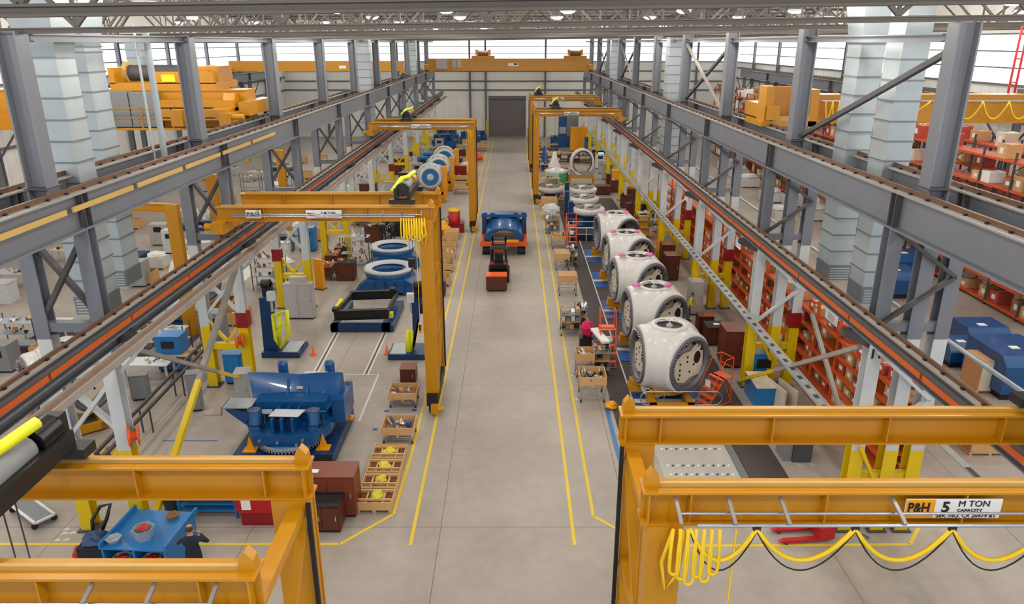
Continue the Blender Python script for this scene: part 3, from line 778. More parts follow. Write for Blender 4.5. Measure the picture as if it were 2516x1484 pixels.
for i in range(14): q.bb(-12+1.6*i, -11.95+1.6*i, -1.6, -1.55, -.5, .55, 'crane_yellow')
q.bb(-12, 9.5, -1.6, -1.55, .5, .56, 'crane_yellow'); q.bb(-12, 9.5, -1.6, -1.55, 0, .05, 'crane_yellow'); q.build('walkway_railing', b)
q = MB(); q.bb(3.4, 5.0, -1.45, -.75, -.45, 1.35, 'grey_mid'); q.bb(5.05, 6.4, -1.45, -.75, -.45, 1.3, 'grey_mid'); q.bb(5.03, 5.05, -1.47, -1.45, -.4, 1.3, 'black'); q.build('control_cabinet', b)
q = MB(); q.bb(6.6, 10.6, -1.6, -1.0, -.1, .9, 'crane_yellow'); q.bb(7.6, 8.2, -2.6, .6, -.3, .5, 'crane_yellow'); q.bb(9.6, 10.6, -2.9, -1.0, .35, .55, 'crane_yellow'); q.bb(10.3, 10.9, -3.2, -1.2, -.2, .4, 'crane_yellow'); q.sprism([(-1.6,.4),(-.4,.4),(-.7,1.25),(-1.1,1.25)], 'x', 9.9, 10.5, 'crane_yellow'); q.tube((10.4,-3.0,.2),(11.5,-3.0,.2),.13,'crane_yellow',8); q.build('end_platform', b)
t = thing('hoist_trolley', (c+6.4, 42.2, 12.65), 'large yellow hoist trolley with dark rope drum on the left bay crane', 'hoist')
q = MB(); q.bb(-2.6, 2.9, -1.9, 1.6, 0, .35, 'crane_yellow'); q.bb(-2.6, -2.3, -1.9, 1.6, .3, 1.1, 'crane_yellow'); q.bb(-.4, 2.9, -1.9, -1.6, .3, .9, 'crane_yellow'); q.build('frame', t)
q = MB(); q.tube((-2.2, -.5, .8), (1.2, -.5, .8), .42, 'steel_dark', 16); q.tube((-2.3, -.5, .8), (-2.1, -.5, .8), .6, 'crane_tan', 16); q.tube((1.2, -.5, .8), (1.35, -.5, .8), .6, 'crane_yellow', 16); q.build('drum', t)
q = MB(); q.bb(1.4, 2.8, -.9, 1.2, .35, 1.15, 'crane_yellow'); q.tube((2.2, -1.2, .7), (2.2, -.4, .7), .3, 'crane_yellow', 12); q.build('gearbox', t)
q = MB(); q.bb(.2, .9, -1.94, -1.9, .4, .75, 'hi_yellow'); q.build('sign_plate', t)
# right bay crane
b, c = bridge(12.65, 34.9, 38.5, 11.2, 12.5, 1.0, 'yellow bridge crane spanning the right bay with scalloped festoon cable')
q = MB(); q.bb(-11.6, -8.9, -1.6, 1.0, -.15, .1, 'crane_yellow'); q.bb(-11.5, -11.1, -1.6, -.5, .1, 1.75, 'crane_yellow'); q.bb(-11.1, -9.3, -.6, -.52, .1, 1.7, 'crane_yellow'); q.bb(-9.3, -8.9, -1.6, -.52, -.3, 1.6, 'crane_yellow'); q.bb(-11.1, -9.3, -1.6, -1.55, .1, .35, 'crane_tan'); q.build('end_platform', b)
q = MB(); q.bb(-8.5, 10.5, -.95, -.9, 1.0, 1.06, 'chrome'); q.build('festoon_track', b)
for i in range(15):
    xa = -8.3+1.3*i if i > 3 else -8.3+.35*i
    xb = xa+(1.3 if i > 3 else .35)
    if i == 4: xa = -8.3+1.4; xb = -8.3+5.2-.0
    h = MB(); h.path(sag((xa, -.95, 1.0), (xb, -.95, 1.0), .85, 10), .045, 'hose', 6); h.build('festoon_cable', b)
q = MB(); q.bb(6.4, 7.2, -.62, -.56, .45, .8, 'paper'); q.build('sign_plate', b)
t = thing('hoist_trolley', (29, 38.5, 12.55), 'yellow and black hoist trolley riding the right bay bridge crane', 'hoist')
q = MB(); q.bb(-3, 2, -.8, .8, 0, .2, 'steel_dark'); q.build('frame', t)
q = MB(); q.box((-.6, -.1, .62), (1.5,1.0,.75), 'hi_yellow'); q.build('gearbox', t)
q = MB(); q.tube((.3, 0, .6), (2.0, 0, .6), .4, 'black', 14); q.tube((-2.6, 0, .4), (-1.4, 0, .4), .2, 'wood_dark', 10); q.build('drum', t)
q = MB(); q.tube((24.6, 36.5, 12.2), (24.6, 36.5, 18.5), .06, 'red', 8); q.tube((25.2, 36.9, 12.2), (25.2, 36.9, 18.5), .06, 'red', 8)
for z in (13, 14.2, 15.4, 16.6, 17.8): q.tube((24.6,36.5,z), (25.2,36.9,z), .04, 'red', 6)
o = tag(q.build('sprinkler_riser'), 'pair of red sprinkler pipes in the upper right corner', 'pipe'); o.location = (1.6, 3.8, 0)
# ================================================================ ducts
def duct(x, y, w, d, z0, z1, label, hood=True):
    b = thing('air_duct', (x, y, z0), label, 'air duct')
    q = MB(); z = z0; hgt = .64
    while z < z1-.05:
        h = min(hgt, z1-z)
        q.bb(-w/2, w/2, -d/2, d/2, z-z0, z-z0+h-.03, 'galv')
        q.bb(-w/2-.035, w/2+.035, -d/2-.035, d/2+.035, z-z0+h-.05, z-z0+h, 'galv_dark'); z += hgt
    q.build('duct_body', b)
    if hood:
        v = []
        for k, e, zz in ((1, 0, z1-z0), (1.5, 0, z1-z0+1.6)):
            for i, j in ((-1,-1),(1,-1),(1,1),(-1,1)): v.append((i*w/2*k, j*d/2*k, zz))
        q = MB(); q.add(v, [(0,1,5,4),(1,2,6,5),(2,3,7,6),(3,0,4,7),(4,5,6,7)], 'galv'); q.build('hood', b)
    # louvre at the foot
    q = MB(); q.bb(-w/2-.01, w/2+.01, -d/2-.03, d/2+.03, .1, .7, 'galv_dark')
    for i in range(5): q.bb(-w/2+.05, w/2-.05, -d/2-.05, -d/2-.02, .15+.1*i, .2+.1*i, 'galv')
    q.build('outlet_grille', b)
duct(-14.0, 23.3, .95, 1.0, 6.4, 14.6, 'nearest galvanized duct hanging on the left, with hood')
duct(-14.75, 26.3, .95, 1.1, 6.4, 14.9, 'galvanized duct just right of the nearest one on the left')
duct(12.7, 25.0, .85, 1.1, 6.2, 16.6, 'nearest galvanized duct hanging on the right')
duct(12.6, 27.7, .85, 1.1, 6.2, 15.0, 'galvanized duct just behind the nearest one on the right, with hood')
duct(-13.05, 67.5, 1.1, 1.2, 6.4, 15.4, 'mid-distance galvanized duct in the left column row', False)
duct(-13.05, 99.5, 1.1, 1.2, 6.4, 15.4, 'farthest galvanized duct in the left column row', False)
duct(11.9, 57, 1.1, 1.4, 6.4, 15.4, 'mid-distance galvanized duct in the right column row', False)
duct(11.65, 88.5, 1.1, 1.2, 6.4, 15.4, 'farthest galvanized duct in the right column row', False)
duct(-33, 68, 1.4, 1.6, 8, 15.4, 'galvanized duct by the windows of the left bay', False)
duct(32, 85, 1.4, 1.6, 8, 15.4, 'galvanized duct by the windows of the right bay', False)
q = MB(); q.tube((-13.75, 28.3, 10.5), (-13.75, 28.3, 15.6), .05, 'galv', 6); q.bar((-13.45, 28.5, 10.5), (-13.45, 28.5, 15.6), .22, .08, 'galv')
tag(q.build('conduit_riser'), 'slim galvanized riser and pipe between left duct and second column', 'conduit')
# ================================================================ white rotor hubs
def polar(a): return Vector((sin(a), -cos(a), 0))         # 0 = towards the camera, + = right
def hub(opened=False):
    h = thing('rotor_hub', (0,0,0), 'x', 'rotor hub', 'white rotor hubs on the assembly track')
    zc = 2.02; q = MB()
    azs = (R(35), R(-85), R(155)); RB, RZ, PD = 1.8, 1.62, 1.27
    # rounded shell, cut flat where the three blade ports are and open at the top
    n, k = 96, 56; vs = []; flat = []
    for j in range(k+1):
        ph = pi*(.13+.87*.985*j/k)
        for i in range(n):
            t = 2*pi*i/n; v = Vector((RB*sin(ph)*cos(t), RB*sin(ph)*sin(t), max(-1.45, RZ*cos(ph)))); fl = False
            for a in azs:
                d = polar(a); e = v.dot(d)
                if e > PD: v -= d*(e-PD); fl = (v-d*v.dot(d)).length < 1.16
            vs.append(v+Vector((0,0,zc))); flat.append(fl)
    fs = []
    for j in range(k):
        for i in range(n):
            f = (j*n+i, (j+1)*n+i, (j+1)*n+(i+1) % n, j*n+(i+1) % n)
            if not all(flat[x] for x in f): fs.append(f)
    q.add(vs, fs, 'hub_white', True)
    q.lathe([(.66, 1.3), (.66, 1.52), (.8, 1.52), (.86, 1.44)], 'hub_white', (0,0,zc), n=32)
    for a in azs:
        q.lathe([(1.44, .9), (1.42, PD+.02), (1.34, PD+.12), (1.12, PD+.12), (1.1, PD-.15)], 'hub_white', (0,0,zc), polar(a), 44)
    q.build('shell', h)
    for n_, a in enumerate(azs[:2]):
        d = polar(a); u = Vector((0,0,1)); w_ = d.cross(u).normalized(); c = Vector((0,0,zc))
        q = MB(); q.lathe([(1.3, PD+.12), (1.28, PD+.2), (1.08, PD+.2), (1.06, PD-.1)], 'bearing', c, d, 44)
        for i in range(54):
            t = 2*pi*i/54; p = c+d*(PD+.2)+(w_*cos(t)+u*sin(t))*1.2
            q.tube(p, p+d*.09, .02, 'chrome', 5)
        q.build('bearing_ring', h)
        q = MB()
        if not opened:
            q.lathe([(0, PD-.06), (1.1, PD-.06)], 'hub_inner', c, d, 32)
            # pale plate cut to shape, set in the port
            pts = [(-.82,.25),(-.35,.5),(.1,.52),(.35,.78),(.6,.72),(.82,.35),(.86,-.2),(.7,-.6),(.2,-.62),(-.2,-.78),(-.62,-.66),(-.86,-.2)]
            vs = [c+d*(PD)+w_*(-x*1.12)+u*z*1.12 for x, z in pts]+[c+d*(PD+.05)+w_*(-x*1.12)+u*z*1.12 for x, z in pts]; k = len(pts)
            q.add(vs, [tuple(range(k)), tuple(range(k, 2*k))]+[(i, (i+1) % k, k+(i+1) % k, k+i) for i in range(k)], 'cream')
            pl = q.build('port_plate', h)
            q = MB()
            for x, z in ((-.55,.1),(-.55,-.18),(-.55,-.42),(-.1,.12),(-.1,.35),(.35,-.1),(.1,-.4),(-.6,-.6)):
                p = c+d*(PD+.05)+w_*(-x)+u*z; q.tube(p, p+d*.02, .055, 'black', 8)
            p = c+d*(PD+.05)+w_*(-.55)+u*.2; vs = []
            for i in range(14):
                t = 2*pi*i/14; vs.append(p+w_*(-.22*cos(t))+u*(.3*sin(t)))
            q.add(vs+[v+d*.015 for v in vs], [tuple(range(14)), tuple(range(14, 28))]+[(i, (i+1) % 14, 14+(i+1) % 14, 14+i) for i in range(14)], 'black')
            q.build('bolt_holes', pl)
            q = MB()
            for i in range(7):
                t = R(35+i*18); p = c+d*(PD-.04)+(w_*(-cos(t))+u*sin(t))*.95
                q.tube(p, p+d*.12, .07, 'chrome' if i % 2 else 'black', 8)
            q.build('fittings', h)
        else:
            q.lathe([(1.1, PD), (1.05, .5), (.95, .2)], 'hub_inner', c, d, 32); q.lathe([(0, .15), (1.0, .2)], 'black', c, d, 32); q.build('port_liner_shade', h)  # liner wall, then a black disc painting the shade of the hollow inside
    q = MB(); q.lathe([(0, 1.34), (.55, 1.36), (.7, 1.4)], 'black', (0,0,zc), n=28); q.lathe([(.7, 1.46), (.7, 1.5), (.6, 1.5), (.6, 1.38)], 'chrome', (0,0,zc), n=28); q.build('top_cover', h)
    q = MB(); q.lathe([(.16,1.37),(.14,1.47),(.05,1.5),(.04,1.58),(0,1.58)], 'grey_cab', (0,0,zc), n=12); q.tube((-.4,-.3,zc+1.42),(.1,-.42,zc+1.42),.03,'chrome',6); q.build('lifting_eye', h)
    # stand
    q = MB(); q.bb(-1.0, -.7, -1.9, .9, .09, .4, 'crane_yellow'); q.bb(.7, 1.0, -1.9, .9, .09, .4, 'crane_yellow'); q.bb(-1.0, 1.0, -1.9, -1.65, .09, .4, 'crane_yellow'); q.bb(-1, 1, .6, .9, .09, .4, 'crane_yellow')
    q.lathe([(.7, .4-zc), (.7, .9-zc), (.98, .9-zc), (1, .4-zc)], 'crane_yellow', (0,0,zc), n=24); q.bb(-1.75, -1.0, -.35, .35, .3, .55, 'crane_yellow'); q.bb(-1.7, -1.3, -.25, .25, .55, .8, 'crane_yellow'); q.build('stand', h)
    return h
HP = [(6.6, 29.8), (6.9, 35.2), (6.95, 40.8), (7.15, 46.3), (7.2, 52.0)]
h0 = hub(); hl = ['nearest white rotor hub, its big bolted port turned to the right', 'white rotor hub directly behind the nearest one', 'middle one of the five white rotor hubs', 'fourth white rotor hub, pink caps on its top', 'farthest white rotor hub, its side ports open and empty']
for i, (x, y) in enumerate(HP):
    if i == 0: h = h0
    elif i < 4: h = copy_tree(h0)
    else: h = hub(True)
    h.location = (x+.2, y, .03); h.scale = (.94, .94, .97); h['label'] = hl[i]
for i, (x, y) in enumerate(HP[1:]):
    for dx, dy, nm in ((-.75, -.35, 'left'), (.85, -.3, 'right')):
        o = MB().lump((x+dx, y+dy, 3.55), (.42,.34,.2), 'pink', i*2+int(dx > 0)).build('plastic_cap')
        tag(o, 'pink plastic wrap on the %s top edge of the %s white hub' % (nm, ORD[i+1]), 'plastic wrap', 'pink wraps on the hubs')
# round gridded flange and hoop rail before the first hub
b = thing('spoked_flange', G(1606,985)+(.03,), 'round white flange with a cross-shaped grille leaning before the nearest hub', 'flange')
c = Vector((0,0,.75)); d = polar(R(-8))
q = MB(); q.lathe([(.62,-.04),(.62,.04),(.46,.04),(.46,-.04),(.62,-.04)], 'white_paint', c, d, 28)
for i in (-.16, .16): q.bar(c+Vector((i,0,-.46)), c+Vector((i,0,.46)), .08, .05, 'white_paint', (0,1,0)); q.bar(c+Vector((-.46,0,i)), c+Vector((.46,0,i)), .05, .08, 'white_paint')
q.build('rim', b); MB().bb(-.2,.2,-.05,.05,0,.2,'crane_yellow').build('foot', b)
x0, y0 = G(1575,1003); x1, _ = G(1760,1003)
q = MB(); pts = [(x0+.2,y0-.3,.95),(x1-.2,y0-.3,.95)]
for i in range(1,6): t = pi/2-pi*i/6; pts.append((x1-.2+.32*cos(t), y0-.3, .63+.32*sin(t)))
pts += [(x1-.2,y0-.3,.31),(x0+.2,y0-.3,.31)]
for i in range(1,6): t = -pi/2-pi*i/6; pts.append((x0+.2+.32*cos(t), y0-.3, .63+.32*sin(t)))
q.path(pts, .025, 'chrome', 6, True)
for x in (x0+.9, x1-.9): q.tube((x, y0-.3, .03), (x, y0-.3, .95), .02, 'chrome', 6)
tag(q.build('guard_rail'), 'thin chrome hoop guard rail in front of the nearest white hub', 'guard rail')
# ================================================================ shallow white castings farther on
def dish(x, y, r, label, z=1.2, post=True):
    r = 1.35
    b = thing('hub_casting', (x, y, 0), label, 'casting', 'shallow white castings past the hubs')
    q = MB(); q.lathe([(.3, .1), (r*.8, 0), (r, .2), (r*1.02, .5), (r*.9, .62), (r*.75, .6), (r*.68, .4), (.2, .35)], 'hub_white', (0,0,z), n=26); q.build('casting_ring', b)
    for a in range(3):
        t = a*2.1+.6; q = MB(); q.lathe([(.3,0),(.42,.05),(.42,.3),(.25,.32)], 'hub_inner', (r*.62*cos(t), r*.62*sin(t), z+.45), n=14); q.build('boss', b)
    q = MB(); q.bb(-r*.9, r*.9, -.5, .5, 0, .3, 'deep_blue'); q.bb(-.5, .5, -r*.8, r*.8, 0, .5, 'deep_blue'); q.lathe([(.5,.3),(.5,z+.05)], 'deep_blue', n=12)
    if post: q.bb(-r-.4, -r+.0, -.25, .25, 0, 2.3, 'deep_blue')
    q.build('stand', b)
dish(6.4, 61.5, 1.9, 'shallow white casting on blue stand just past the open hub')
dish(6.4, 66, 1.9, 'second shallow white casting past the hubs, on a blue stand')
dish(6.7, 70.5, 1.9, 'third shallow white casting past the hubs, near the brown box')
dish(3.7, 74.3, 1.8, 'long shallow white casting below the green wrapped drum', .6, False)
# black basin with white rail left of open hub
x, y = G(1440, 585)
b = thing('parts_basin', (x, y, 0), 'black basin fenced by a thin white rail left of the open hub', 'basin')
MB().bb(-1.3,1.1,-1.0,1.0,0,.5,'navy').build('basin', b)
q = MB()
for z in (.6, 1.1): q.path([(-1.4,-1.1,z),(1.2,-1.1,z),(1.2,1.1,z),(-1.4,1.1,z)], .025, 'paper', 5, True)
for px_, py_ in ((-1.4,-1.1),(-.1,-1.1),(1.2,-1.1),(1.2,1.1),(-1.4,1.1)): q.tube((px_,py_,0),(px_,py_,1.1),.025,'paper',5)
q.build('railing', b)
# green wrapped drum on pallet
x, y = G(1367, 449)
b = thing('wrapped_drum', (x, y, 0), 'wide round drum wrapped in green and mint film on a wooden skid', 'drum')
q = MB(); q.lathe([(0,0),(2.1,.02),(2.1,.22),(0,.24)], 'wood', n=8, smooth=False); q.build('skid', b)
q = MB(); q.lathe([(1.75,.24),(1.85,.4),(1.85,1.9)], 'mint', n=28, a0=pi*.0, a1=pi*1.05); q.lathe([(1.75,.24),(1.85,.4),(1.85,1.9)], 'green', n=28, a0=pi*1.05, a1=2*pi); q.build('wrapping', b)
q = MB(); q.lathe([(1.86,1.75),(1.9,2.0),(1.5,2.1),(.6,2.35),(0,2.45)], 'hub_white', n=28); q.build('lid', b); b.scale = (.72,.72,.72)
# standing ring on yellow stand
x, y = G(1423, 452)
b = thing('standing_ring', (x, y, 0), 'tall white ring casting standing upright on a yellow stand', 'ring casting')
q = MB(); q.lathe([(2.05,-.5),(2.05,.4),(1.75,.5),(1.7,-.4),(2.05,-.5)], 'hub_white', (0,0,3.3), polar(R(8)), 36); q.lathe([(1.72,-.3),(1.5,.2)], 'hub_inner', (0,0,3.3), polar(R(8)), 36); q.build('ring', b)
q = MB(); q.sprism([(-1.9,1.2),(1.9,1.2),(2.1,2.2),(1.4,2.0),(-1.4,2.0),(-2.1,2.2)], 'y', -.5, .4, 'hub_inner'); q.build('saddle', b)
q = MB()
for xx in (-2.0, 2.0):
    for yy in (-.7, .7): q.bb(xx-.16, xx+.16, yy-.16, yy+.16, 0, 1.3, 'crane_yellow')
q.bb(-2.1,2.1,-.85,-.6,.95,1.25,'crane_yellow'); q.bb(-2.1,2.1,.6,.85,.95,1.25,'crane_yellow'); q.build('stand', b); b.scale = (.66,.66,.74); b.location.x += .25
# ================================================================ blue nacelle bedplates
def bedplate(ring=True):
    """blue casting lying with its slewing ring upward"""
    b = thing('blue_casting', (0,0,0), 'x', 'casting')
    q = MB()
    q.lathe([(1.5,.35),(1.62,.5),(1.66,.95),(1.75,1.3),(1.6,1.35),(1.35,1.3),(1.25,1.0),(1.2,.4)], 'mach_blue', n=36)
    q.bb(-1.3, 1.3, -1.9, -1.0, .25, 1.0, 'mach_blue')
    for xx in (-.75, -.05, .65): q.bb(xx, xx+.12, -1.98, -1.85, .3, .95, 'deep_blue')
    q.sprism([(-1.2,.1),(-2.35,.12),(-2.2,.35),(-1.3,1.05)], 'y', -1.9, -.2, 'mach_blue')
    q.sprism([(1.2,.1),(1.9,.15),(1.9,.8),(1.3,1.05)], 'y', -1.7, .6, 'mach_blue')
    q.bb(-1.5, 1.5, -.9, 1.5, .12, .4, 'deep_blue')
    q.build('casting', b)
    q = MB(); q.lathe([(0,.5),(1.2,.52)], 'deep_blue', n=30); q.build('floor_plate', b)
    if ring:
        q = MB(); q.lathe([(1.22,1.35),(1.24,1.45),(1.5,1.45),(1.52,1.5),(1.78,1.5),(1.8,1.34),(1.22,1.34)], 'white_paint', n=48)
        q.lathe([(1.5,1.46),(1.52,1.46)], 'black', n=48)
        for i in range(48):
            t = 2*pi*i/48; q.tube((1.68*cos(t),1.68*sin(t),1.5),(1.68*cos(t),1.68*sin(t),1.53),.03,'grey_mid',5)
        q.build('slewing_ring', b)
    return b
x, y = G(958, 700); b0 = bedplate(); b0.location = (-8.0, 45, 0); b0.scale = (.88,.88,1); b0['label'] = 'blue casting with white slewing ring, the nearer of the pair behind the black frame'
x, y = G(975, 640); b1 = copy_tree(b0, (-8.6, 50.3, 0), R(15), 'blue casting with white slewing ring, the farther of the pair nearest the two workers')
# the big machine on the blue platform
x, y = G(740, 1122)
pf = MB(); pf.prism([(x-2.15,y-.25),(x+1.15,y-.55),(x+1.75,y+3.4),(x-1.3,y+3.5)], 0, .5, 'deep_blue')
pf = None
P4 = [G(600,1140), G(868,1140), G(880,1008), G(655,1000)]
q = MB(); q.bb(-1.95, 1.75, -1.9, 1.9, .05, .55, 'deep_blue'); q.bb(.8, 1.75, -2.0, -1.9, .0, .5, 'black')
bx, by = (P4[0][0]+P4[1][0]+P4[2][0]+P4[3][0])/4-.05, (P4[0][1]+P4[2][1])/2-.5
pl = thing('blue_platform', (bx, by, 0), 'deep blue transport platform under the big blue machine casting', 'platform')
q.build('deck', pl)
for xx in (-1.5, 1.3):
    for yy in (-1.6, 1.5): MB().tube((xx-.1, yy, .12), (xx+.1, yy, .12), .12, 'rubber', 10).build('wheel', pl)
m = thing('machine_casting', (bx-.05, by+.05, .55), 'big dark blue machine casting with cowl and toothed ring on the blue platform', 'machine casting')
q = MB(); q.lathe([(0,.12),(1.15,.12),(1.2,.16),(1.2,.3),(0,.3)], 'bench_blue', (0,-.9,0), n=44); q.build('base_ring', m)
q = MB(); q.lathe([(1.22,.2),(1.22,.36)], 'galv', (0,-.9,0), n=44)
for i in range(60):
    t = 2*pi*i/60; q.bar((1.2*cos(t), -.9+1.2*sin(t), .2), (1.26*cos(t), -.9+1.26*sin(t), .2), .05, .14, 'chrome')
q.build('toothed_ring', m)
q = MB(); q.prism([(-1.55,-.9),(-1.1,-1.9),(1.1,-1.9),(1.55,-.9),(1.55,1.1),(-1.55,1.1)], .35, .75, 'mach_blue')
q.bb(-1.35, 1.35, -.6, 1.2, .75, 1.5, 'mach_blue')
for xx in (-.45, -.1, .3): q.bb(xx, xx+.1, -1.75, -.6, .75, 1.35, 'mach_blue')
q.bb(-.35, .35, -1.4, -.6, .75, 1.2, 'deep_blue'); q.build('bed', m)
q = MB()
for xx in (-1.15, 1.05):
    q = MB(); q.lathe([(.3,.7),(.3,1.0),(.22,1.1),(.22,1.5),(.14,1.6),(0,1.62)], 'mach_blue', (xx,-1.3,0), n=16); q.lathe([(.34,.98),(.34,1.03)], 'deep_blue', (xx,-1.3,0), n=16); q.build('front_drive', m)
for xx in (-.85, 1.05): MB().lathe([(.2,1.2),(.2,2.15),(.16,2.26),(0,2.28)], 'mach_blue', (xx,1.5,0), n=16).build('rear_post', m)
q = MB(); q.bb(-1.2,1.4,1.2,1.8,.5,1.3,'mach_blue'); q.build('rear_bed', m)
# curved cowl
q = MB(); n = 14; vs = []
for i in range(n+1):
    t = i/n; xx = -1.85+3.7*t; dy = .45*abs(2*t-1)**2
    vs += [(xx*.72, -.75+dy*.2, 1.1), (xx*.9, .2-dy*.4, 1.4+.05*abs(2*t-1)), (xx*1.0, .65-dy*.8, 2.05+.25*abs(2*t-1)), (xx*1.0, .75-dy*.8, 2.03+.25*abs(2*t-1)), (xx*.95, .9, 1.0)]
fs = []
for i in range(n):
    for j in range(4): fs.append((i*5+j, (i+1)*5+j, (i+1)*5+j+1, i*5+j+1))
q.add(vs, fs, 'mach_blue', True); q.add([vs[0],vs[1],vs[2],vs[3],vs[4]], [(0,1,2,3,4)], 'mach_blue'); q.add(vs[-5:], [(4,3,2,1,0)], 'mach_blue'); q.build('cowl', m)
q = MB(); q.sprism([(-1.3,1.15),(-2.5,1.45),(-2.35,1.25),(-1.5,.5)], 'y', -.9, -.2, 'mach_blue'); q.bb(-2.45,-1.4,-1.0,-.2,1.42,1.46,'galv'); q.build('side_arm', m)
q = MB(); q.prism([(-.55,-1.55),(.55,-1.6),(.7,-1.05),(-.45,-1.0)], 1.38, 1.41, 'sheet'); q.build('foil_sheet', m); MB().bb(.1,1.0,.9,1.35,1.86,1.88,'sheet').build('foil_sheet', m)
q = MB(); q.bb(1.5,2.0,-.4,1.2,.5,1.5,'mach_blue'); q.bb(1.75,1.95,1.0,1.25,.3,1.6,'grey_mid'); q.build('side_box', m)
q = MB(); q.bb(-1.05,-.65,-.82,-.8,1.1,1.28,'paper'); q.build('label_plate', m); MB().bb(.0,.25,.3,.32,1.6,1.72,'cream').build('label_plate', m)
for xx, yy in ((-1.35,-1.6),(1.35,-1.45),(1.75,.9)):
    q = MB(); q.bb(xx-.25,xx+.25,yy-.2,yy+.2,0,.04,'panel_orange'); q.sprism([(xx-.16,.04),(xx+.16,.04),(xx,.6)],'y',yy-.03,yy+.03,'panel_orange'); q.build('support_foot', m)
for xx in (-1.1, -.35, .45, 1.15):
    MB().path([(xx*.8,-.6,1.16),(xx*.92,.15,1.47),(xx,.55,1.93)], .05, 'mach_blue', 6).build('cowl_rib', m)
for xx, zz in ((-.85,1.0),(.75,1.05),(-.2,.85),(.5,.7)):
    MB().tube((xx,-1.92,zz*.6),(xx,-1.99,zz*.6),.06,'chrome',8).build('bolt', m)
for xx in (-1.15,1.05):
    MB().lathe([(.2,1.52),(.26,1.55),(.2,1.6)],'bearing',(xx,-1.3,0),n=14).build('drive_cap', m); MB().path([(xx+.2,-1.5,.9),(xx+.45,-1.55,1.1),(xx+.3,-1.2,1.3)],.04,'black',6).build('hose', m)
# blue casting on orange trailer in the aisle
x, y = G(1238, 632)
tr = thing('trailer', (x, y+.4, 0), 'orange framed trailer carrying a blue casting in the aisle', 'trailer')
q = MB(); q.bb(-1.75,1.75,-.1,.12,.75,1.05,'ladder_orange'); q.bb(-1.75,-1.5,0,4.6,.75,1.05,'rack_orange'); q.bb(1.5,1.75,0,4.6,.75,1.05,'rack_orange'); q.bb(-1.7,1.7,.1,4.6,.7,.85,'wood_dark'); q.bb(-1.75,1.75,4.5,4.7,.75,1.05,'rack_orange'); q.build('deck', tr)
for xx in (-1.3, 1.3):
    for yy in (.5, 4.0): MB().tube((xx-.3,yy,.36),(xx+.3,yy,.36),.36,'rubber',14).build('wheel', tr)
MB().bar((-.9,-.3,1.2),(1.1,-.3,1.2),.18,.18,'panel_orange').build('tow_bar', tr)
m = thing('blue_casting', (x, y+2.6, 1.05), 'glossy blue arched casting riding on the orange trailer in the aisle', 'casting')
q = MB(); n = 16; vs = []
for j, yy in enumerate((-1.6, -.9, .2, 1.5)):
    s_ = (1.0, .95, 1.0, 1.05)[j]
    for i in range(n+1):
        t = pi*i/n; ro = 1.5*s_; ri = 1.0-.05*j
        vs.append((-ro*cos(t)*(1 if j else .95), yy, max(0, (.9+.18*j)*sin(t)**.7)))
N1 = n+1
q.add(vs, [(j*N1+i, j*N1+i+1, (j+1)*N1+i+1, (j+1)*N1+i) for j in range(3) for i in range(n)], 'mach_blue', True)
vi = []
for i in range(n+1):
    t = pi*i/n; vi.append((-.95*cos(t), -1.6, .75*sin(t)))
q.add(vs[:N1]+vi, [(i, N1+i, N1+i+1, i+1) for i in range(n)], 'mach_blue', True)
vj = [(v[0], -.4, v[2]) for v in vi]
q.add(vi+vj, [(i, N1+i, N1+i+1, i+1) for i in range(n)], 'deep_blue', True)
q.build('arch', m)
q = MB(); q.prism([(-1.75,.4),(1.75,.4),(1.7,1.3),(1.0,1.75),(-1.0,1.75),(-1.7,1.3)], 1.3, 1.5, 'mach_blue'); q.bb(-1.7,-1.35,.3,1.4,.0,1.3,'deep_blue'); q.bb(1.35,1.7,.3,1.4,0,1.3,'deep_blue'); q.build('flange', m)
q = MB()
for xx in (-1.5, -.9, .9, 1.5): q.tube((xx, .6, 1.5), (xx, .6, 1.62), .18, 'mach_blue', 12)
q.build('bosses', m)
# forklift
x, y = G(1225, 700)
f = thing('forklift', (x, y+.3, 0), 'black and red forklift seen from behind, towing gear in the aisle', 'forklift')
q = MB(); q.bb(-.62,.62,0,2.3,.25,.95,'black'); q.bb(-.58,.58,-.35,.35,.35,1.15,'black_gloss'); q.build('body', f)
q = MB(); q.bb(-.55,.55,.1,1.0,.95,1.25,'black'); q.bb(-.6,-.35,.15,.6,1.0,1.3,'red'); q.bb(.35,.6,.15,.6,1.0,1.3,'red'); q.build('engine_cover', f)
q = MB()
for xx in (-.52,.52):
    q.bar((xx,.2,1.2),(xx,.45,2.2),.07,.07,'black'); q.bar((xx,2.0,.9),(xx,1.7,2.2),.07,.07,'black')
for yy in (.45,.75,1.05,1.35,1.65): q.bb(-.55,.55,yy-.05,yy+.05,2.18,2.24,'black')
q.bb(-.57,-.5,.4,1.75,2.16,2.26,'black'); q.bb(.5,.57,.4,1.75,2.16,2.26,'black'); q.build('overhead_guard', f)
q = MB(); q.bb(-.3,.3,.9,1.3,1.2,1.35,'black'); q.bb(-.28,.28,.85,.98,1.3,1.8,'black'); q.build('seat', f)
q = MB(); q.bb(-.5,-.38,2.3,2.45,.15,2.7,'black'); q.bb(.38,.5,2.3,2.45,.15,2.7,'black'); q.bb(-.5,.5,2.3,2.42,2.3,2.5,'steel_dark'); q.bb(-.45,.45,2.42,2.5,1.5,2.2,'ladder_orange'); q.build('mast', f)
for xx in (-.55,.55):
    MB().tube((xx-.14,.3,.3),(xx+.14,.3,.3),.3,'rubber',14).build('wheel', f); MB().tube((xx-.16,1.9,.34),(xx+.16,1.9,.34),.34,'rubber',14).build('wheel', f)
